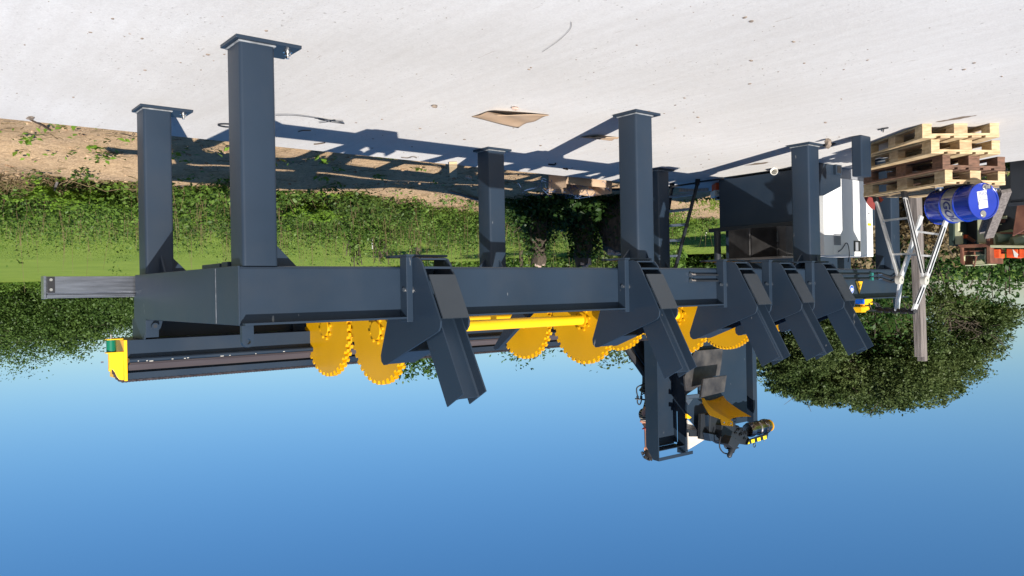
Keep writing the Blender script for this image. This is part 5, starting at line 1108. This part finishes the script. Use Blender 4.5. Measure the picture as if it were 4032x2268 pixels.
# short grass blades on the near lawn
def grass():
    n = 110000; d = NR.uniform(0, 1, n)**1.2*30+12.5; an = NR.uniform(-0.62, 0.62, n)
    X = CAM.x+d*np.cos(CYAW+an); Y = CAM.y+d*np.sin(CYAW+an); k = ((X > 9) | (Y > 10.6)); X, Y, d = X[k], Y[k], d[k]; n = len(X)
    Z = np.full(n, -0.10); h = NR.uniform(0.03, 0.08, n)*np.clip(1.3-(d-12.5)/34, 0.25, 1); w = 0.012+0.0006*d; th = NR.uniform(0, 6.28, n); lx = NR.normal(size=n)*0.03; ly = NR.normal(size=n)*0.03
    V = np.stack([np.stack([X-w*np.cos(th), Y-w*np.sin(th), Z], 1), np.stack([X+w*np.cos(th), Y+w*np.sin(th), Z], 1), np.stack([X+lx, Y+ly, Z+h], 1)], 1).reshape(-1, 3)
    me = bpy.data.meshes.new('lawn_grass'); me.vertices.add(3*n); me.vertices.foreach_set('co', V.ravel().astype(np.float32)); me.loops.add(3*n); me.loops.foreach_set('vertex_index', np.arange(3*n, dtype=np.int32))
    me.polygons.add(n); me.polygons.foreach_set('loop_start', np.arange(0, 3*n, 3, dtype=np.int32)); me.update(calc_edges=True); me.materials.append(leafmat('grass_blades', (0.10, 0.17, 0.02), (0.17, 0.24, 0.035), 1.5))
    o = bpy.data.objects.new('lawn_grass', me); col.objects.link(o); o['kind'] = 'stuff'; tag(o, 'short bright green grass of the lawn beyond the weeds', 'grass')
grass()
# ivy covered stumps
def stump(x, d, ytop, r, label, cut, h_extra=0.0):
    top = at(x, ytop, d); base = (top.x, top.y, -0.1); root = thing('tree_stump', label, 'stump', base, 'cut stumps at the edge of the lawn')
    H = top.z+0.1; m = MB(); n = 8; path = [Vector((top.x+rnd.uniform(-.03, .03), top.y+rnd.uniform(-.03, .03), -0.1+H*k/n)) for k in range(n+1)]
    m.tube(path, [r*(1.35-0.5*k/n+rnd.uniform(-.08, .08)) for k in range(n+1)], 12)
    m.v = [(a+NR.uniform(-1, 1)*r*0.10, b+NR.uniform(-1, 1)*r*0.10, c+NR.uniform(-1, 1)*0.03) for a, b, c in m.v]
    m.build('trunk', BARK, root, origin=base).location = (0, 0, 0)
    c = MB()
    for k in range(10):
        a = rnd.uniform(0, 6.28); rr = r*0.6*rnd.random(); c.bar((top.x+rr*math.cos(a), top.y+rr*math.sin(a), top.z-0.18), (top.x+rr*1.3*math.cos(a), top.y+rr*1.3*math.sin(a), top.z+rnd.uniform(0, 0.06)), r*0.4, r*0.25)
    c.build('splintered_top', CUTWOOD, root, origin=base).location = (0, 0, 0)
    nn = int(900*cut); a = NR.uniform(0, 6.28, nn); zz = NR.uniform(-0.1, top.z-0.12, nn); rr = r*1.25+np.abs(NR.normal(size=nn))*0.06; P = np.stack([top.x+rr*np.cos(a), top.y+rr*np.sin(a), zz], 1)
    leaves('ivy', P, 0.06, LEAF_I, root, aspect=1.1, origin=base)
stump(2125, 14.2, 1040, 0.14, 'dark ivy-clad stump with a brown cut top, the one farthest from the lawn cane', 1.0)
stump(2300, 14.6, 1042, 0.17, 'ivy-covered stump with a pale splintered top, in the middle of the three stumps', 1.6)
stump(2420, 14.8, 995, 0.26, 'broad broken stump with pale torn wood, beside the second front leg', 0.35)
# bushes round the stumps
def bush(x, y0, d, rx, rz, label, n, ls, lm=LEAF_I, name='bush', group='bushes'):
    p = at(x, y0, d); base = (p.x, p.y, -0.1); h = max(0.2, p.z+0.1); root = thing(name, label, 'bush', base, group)
    t = MB()
    for k in range(10):
        e = Vector((p.x+rnd.uniform(-.7, .7)*rx, p.y+rnd.uniform(-.7, .7)*rx, -0.1+h*rnd.uniform(0.7, 1.1))); t.tube(smooth_path([(p.x, p.y, -0.1), Vector((p.x, p.y, -0.1)).lerp(e, 0.5)+Vector((0.05, 0.02, 0.05)), e], 4), 0.012, 5, False)
    t.build('stems', BARK, root, origin=base).location = (0, 0, 0)
    u = NR.normal(size=(n, 3)); u /= np.linalg.norm(u, axis=1)[:, None]; u[:, 2] = np.abs(u[:, 2]); rad = (NR.rand(n)**0.4*(1+0.12*NR.normal(size=n)))[:, None]
    P = np.array([p.x, p.y, -0.1])+u*rad*np.array([rx, rx, h]); leaves('foliage', P, ls, lm, root, origin=base)
bush(2170, 905, 14.6, 1.0, 1, 'dark low thicket around the foot of the ivy-clad stumps', 7500, 0.07)  # enlarged dark foliage also stands in for the tower's shade on the weeds
bush(2340, 905, 15.0, 0.8, 1, 'dark ivy thicket between the middle stump and the broad broken stump', 2600, 0.07)  # dark leaf colour here fills out the same tower shade
bush(1400, 1050, 17.0, 0.25, 1, 'thin tall sapling poking up from the weeds left of the first arm', 260, 0.08, LEAF_W)
bush(1500, 1035, 17.5, 0.22, 1, 'thin leafy sapling poking up from the weeds right under the first arm', 240, 0.08, LEAF_W)

# far hedge and trees: each tree its own object
def T(x, ytop, d, w, hmin=0.0, n=5000, ls=0.28, lm=LEAF_H, label='', group='trees along the far hedge', trunk=0.18, hollow=0.3, limbs=10, twigs=24, name='hedge_tree', squash=0.5):
    p = at(x, ytop, d); base = (p.x, p.y, -0.1); H = p.z+0.1; rz = (H-hmin)/2
    tree(base, H*0.8, [((0, 0, H-rz), (w, w, rz)), ((w*0.45, -w*0.3, H*0.45), (w*0.75, w*0.75, H*0.42)), ((-w*0.5, w*0.3, H*0.42), (w*0.7, w*0.7, H*0.40))], label, lm, trunk, int(n*3.6), ls*0.5, limbs, group, name, hollow=hollow, twigs=twigs, cl=30)
sp = [(-120, 1450, 86, 6), (70, 1452, 84, 5.4), (215, 1385, 86, 5), (300, 1405, 80, 2.8), (360, 1330, 84, 4.2), (480, 1330, 80, 4.6), (640, 1250, 76, 5), (820, 1240, 72, 5), (1000, 1230, 70, 4.5), (1220, 1235, 64, 4.2), (1430, 1245, 60, 4)]
words = ['tall dark tree at the left end of the far hedge', 'highest of the dark trees at the left over the end of the lawn', 'lower rounded tree between the tall left tree and the yellow end guard', 'small grey-green thin-leaved tree just beside the end guard', 'bushy dark tree above the aluminium rail', 'dense hedge tree right behind the conveyor end guard', 'hedge tree straight behind the near end panel of the deck', 'hedge tree behind the near front leg top', 'hedge tree behind the first wheel', 'hedge tree seen under the beam left of the first arm', 'hedge tree seen under the beam behind the first arm']
for (x, y, d, w), lab in zip(sp, words): T(x, y, d, w, n=5200, ls=0.34, label=lab)
T(1655, 1500, 30, 1.1, 3.0, n=1800, ls=0.20, lm=LEAF_B, label='light green tree top showing between the first arm and the second toothed wheel', trunk=0.1, name='slender_tree', hollow=0.1)
T(2060, 1425, 34, 1.3, 2.0, n=1500, ls=0.20, lm=LEAF_B, label='small tree top just showing above the toothed wheels in mid picture', trunk=0.1, name='slender_tree', hollow=0.1)
T(2450, 1425, 34, 1.6, 1.5, n=4200, ls=0.20, lm=LEAF_T, label='dark tree behind the third wheel pair, left of the tower', trunk=0.12, name='slender_tree', hollow=0.2)
for i, (x, y, d, w, lab) in enumerate(((1650, 1200, 54, 4, 'low hedge bush behind the rear leg in the middle'), (1870, 1190, 52, 3.5, 'low hedge bush behind the middle stumps, on their left'), (2060, 1185, 50, 3.2, 'low hedge bush right behind the brown-topped stump'), (2250, 1185, 48, 3.2, 'low hedge bush behind the splintered stump'), (2450, 1180, 46, 3.2, 'low hedge bush behind the second front leg'), (2700, 1160, 44, 2.6, 'shaded hedge bush behind the steel ladder'), (2900, 1165, 42, 3, 'hedge bush behind the processor body'))):
    T(x, y, d, w, n=3400, ls=0.26, label=lab, group='low bushes along the far hedge', name='hedge_bush')
# rough growth along the foot of the far hedge
xs_ = [(-100, 82), (200, 82), (500, 74), (900, 66), (1430, 56), (1900, 48), (2300, 44), (2700, 40)]
HP = []
for k in range(14000):
    i = NR.randint(0, len(xs_)-1); t = NR.rand(); x = xs_[i][0]*(1-t)+xs_[i+1][0]*t; d = xs_[i][1]*(1-t)+xs_[i+1][1]*t-4.5*NR.rand()**1.6+2.5*math.sin(x*0.021)*NR.rand(); p = at(x, 1134, d); HP.append((p.x, p.y, -0.1+abs(NR.normal())*0.45*(1+0.6*math.sin(x*0.05))))
o = leaves('rough_grass', np.array(HP), 0.20, LEAF_W, aspect=1.4, upb=0.5); o['kind'] = 'stuff'; tag(o, 'rough uncut growth along the foot of the far hedge', 'rough grass')
# the big tree
def big_tree():
    d = 23.0
    def C(x, y, rx, rz, dd=0.0): p = at(x, y, d+dd); return (p, (rx, rx*0.9, rz))
    b = at(3480, 900, d); base = (b.x, b.y, -0.1); s = d/3140
    blobs = [(3060, 1400, 120, 120), (3170, 1440, 130, 130), (3300, 1450, 140, 140), (3440, 1490, 150, 135), (3560, 1470, 140, 120), (3250, 1320, 120, 110), (3420, 1330, 130, 120), (3600, 1340, 120, 120), (3000, 1300, 90, 140), (3100, 1190, 120, 100), (3300, 1200, 140, 110), (3480, 1220, 130, 110), (3420, 1580, 90, 60), (3300, 1540, 100, 60), (3130, 1500, 120, 70), (3640, 1520, 130, 75), (3210, 1540, 90, 55), (3540, 1570, 80, 50)]
    cr = [((lambda p: (p.x-base[0], p.y-base[1], p.z-base[2]))(at(x, y, d+rnd.uniform(-1.2, 1.2))), (rx*s, rx*s*0.9, rz*s)) for x, y, rx, rz in blobs]
    tree(base, 3.6, cr, 'large spreading dark green tree behind the far arms and the wooden post', LEAF_T, 0.13, 185000, 0.052, 30, None, 'broadleaf_tree', hollow=0.35, twigs=220, cl=26, cr_=(0.06, 0.17))
    b2 = at(3730, 900, d+1.0); base2 = (b2.x, b2.y, -0.1)
    blobs = [(3720, 1430, 130, 110), (3800, 1400, 110, 100), (3870, 1330, 100, 90), (3930, 1270, 70, 60), (3760, 1280, 110, 70), (3700, 1500, 100, 60), (3900, 1210, 80, 50), (3780, 1205, 110, 60), (3860, 1240, 110, 55), (3970, 1240, 80, 60), (3680, 1180, 80, 70)]
    cr = [((lambda p: (p.x-base2[0], p.y-base2[1], p.z-base2[2]))(at(x, y, d+1+rnd.uniform(-.8, .8))), (rx*s, rx*s, rz*s)) for x, y, rx, rz in blobs]
    tree(base2, 3.2, cr, 'open lacy tree with bare branches at the right of the large tree', LEAF_T, 0.11, 46000, 0.052, 18, None, 'broadleaf_tree', hollow=0.15, twigs=300, cl=12, cr_=(0.06, 0.2))
big_tree()
for (x, y, dd, w, n, lm, lab) in ((3520, 1180, 15.5, 0.9, 5200, LEAF_I, 'dark ivy bush behind the folding ladder'), (3480, 1330, 19, 1.2, 5200, LEAF_B, 'bright leafy bush behind the fifth arm'), (3820, 1085, 17, 1.3, 5600, LEAF_B, 'dark shaded bush over the old machine'), (4000, 1130, 17, 1.3, 5600, LEAF_B, 'dark bush at the right edge of the picture above the orange boxes'), (3640, 1120, 17.5, 1.0, 4600, LEAF_I, 'dark thicket behind the wooden post'), (3900, 1175, 21, 1.6, 4500, LEAF_B, 'thin bush rising behind the old machine'), (3330, 1100, 14, 0.8, 3600, LEAF_DRY, 'tangled dry bramble behind the white cabinet'), (3650, 1000, 14.5, 0.9, 3800, LEAF_DRY, 'dry brown bramble between the cabinet and the old machine'), (3780, 1020, 14.8, 0.7, 2600, LEAF_DRY, 'dry brown bramble right beside the dark green panel of the old machine')):
    bush(x, y, dd, w, 1, lab, n, 0.075, lm, group='bushes behind the yard')
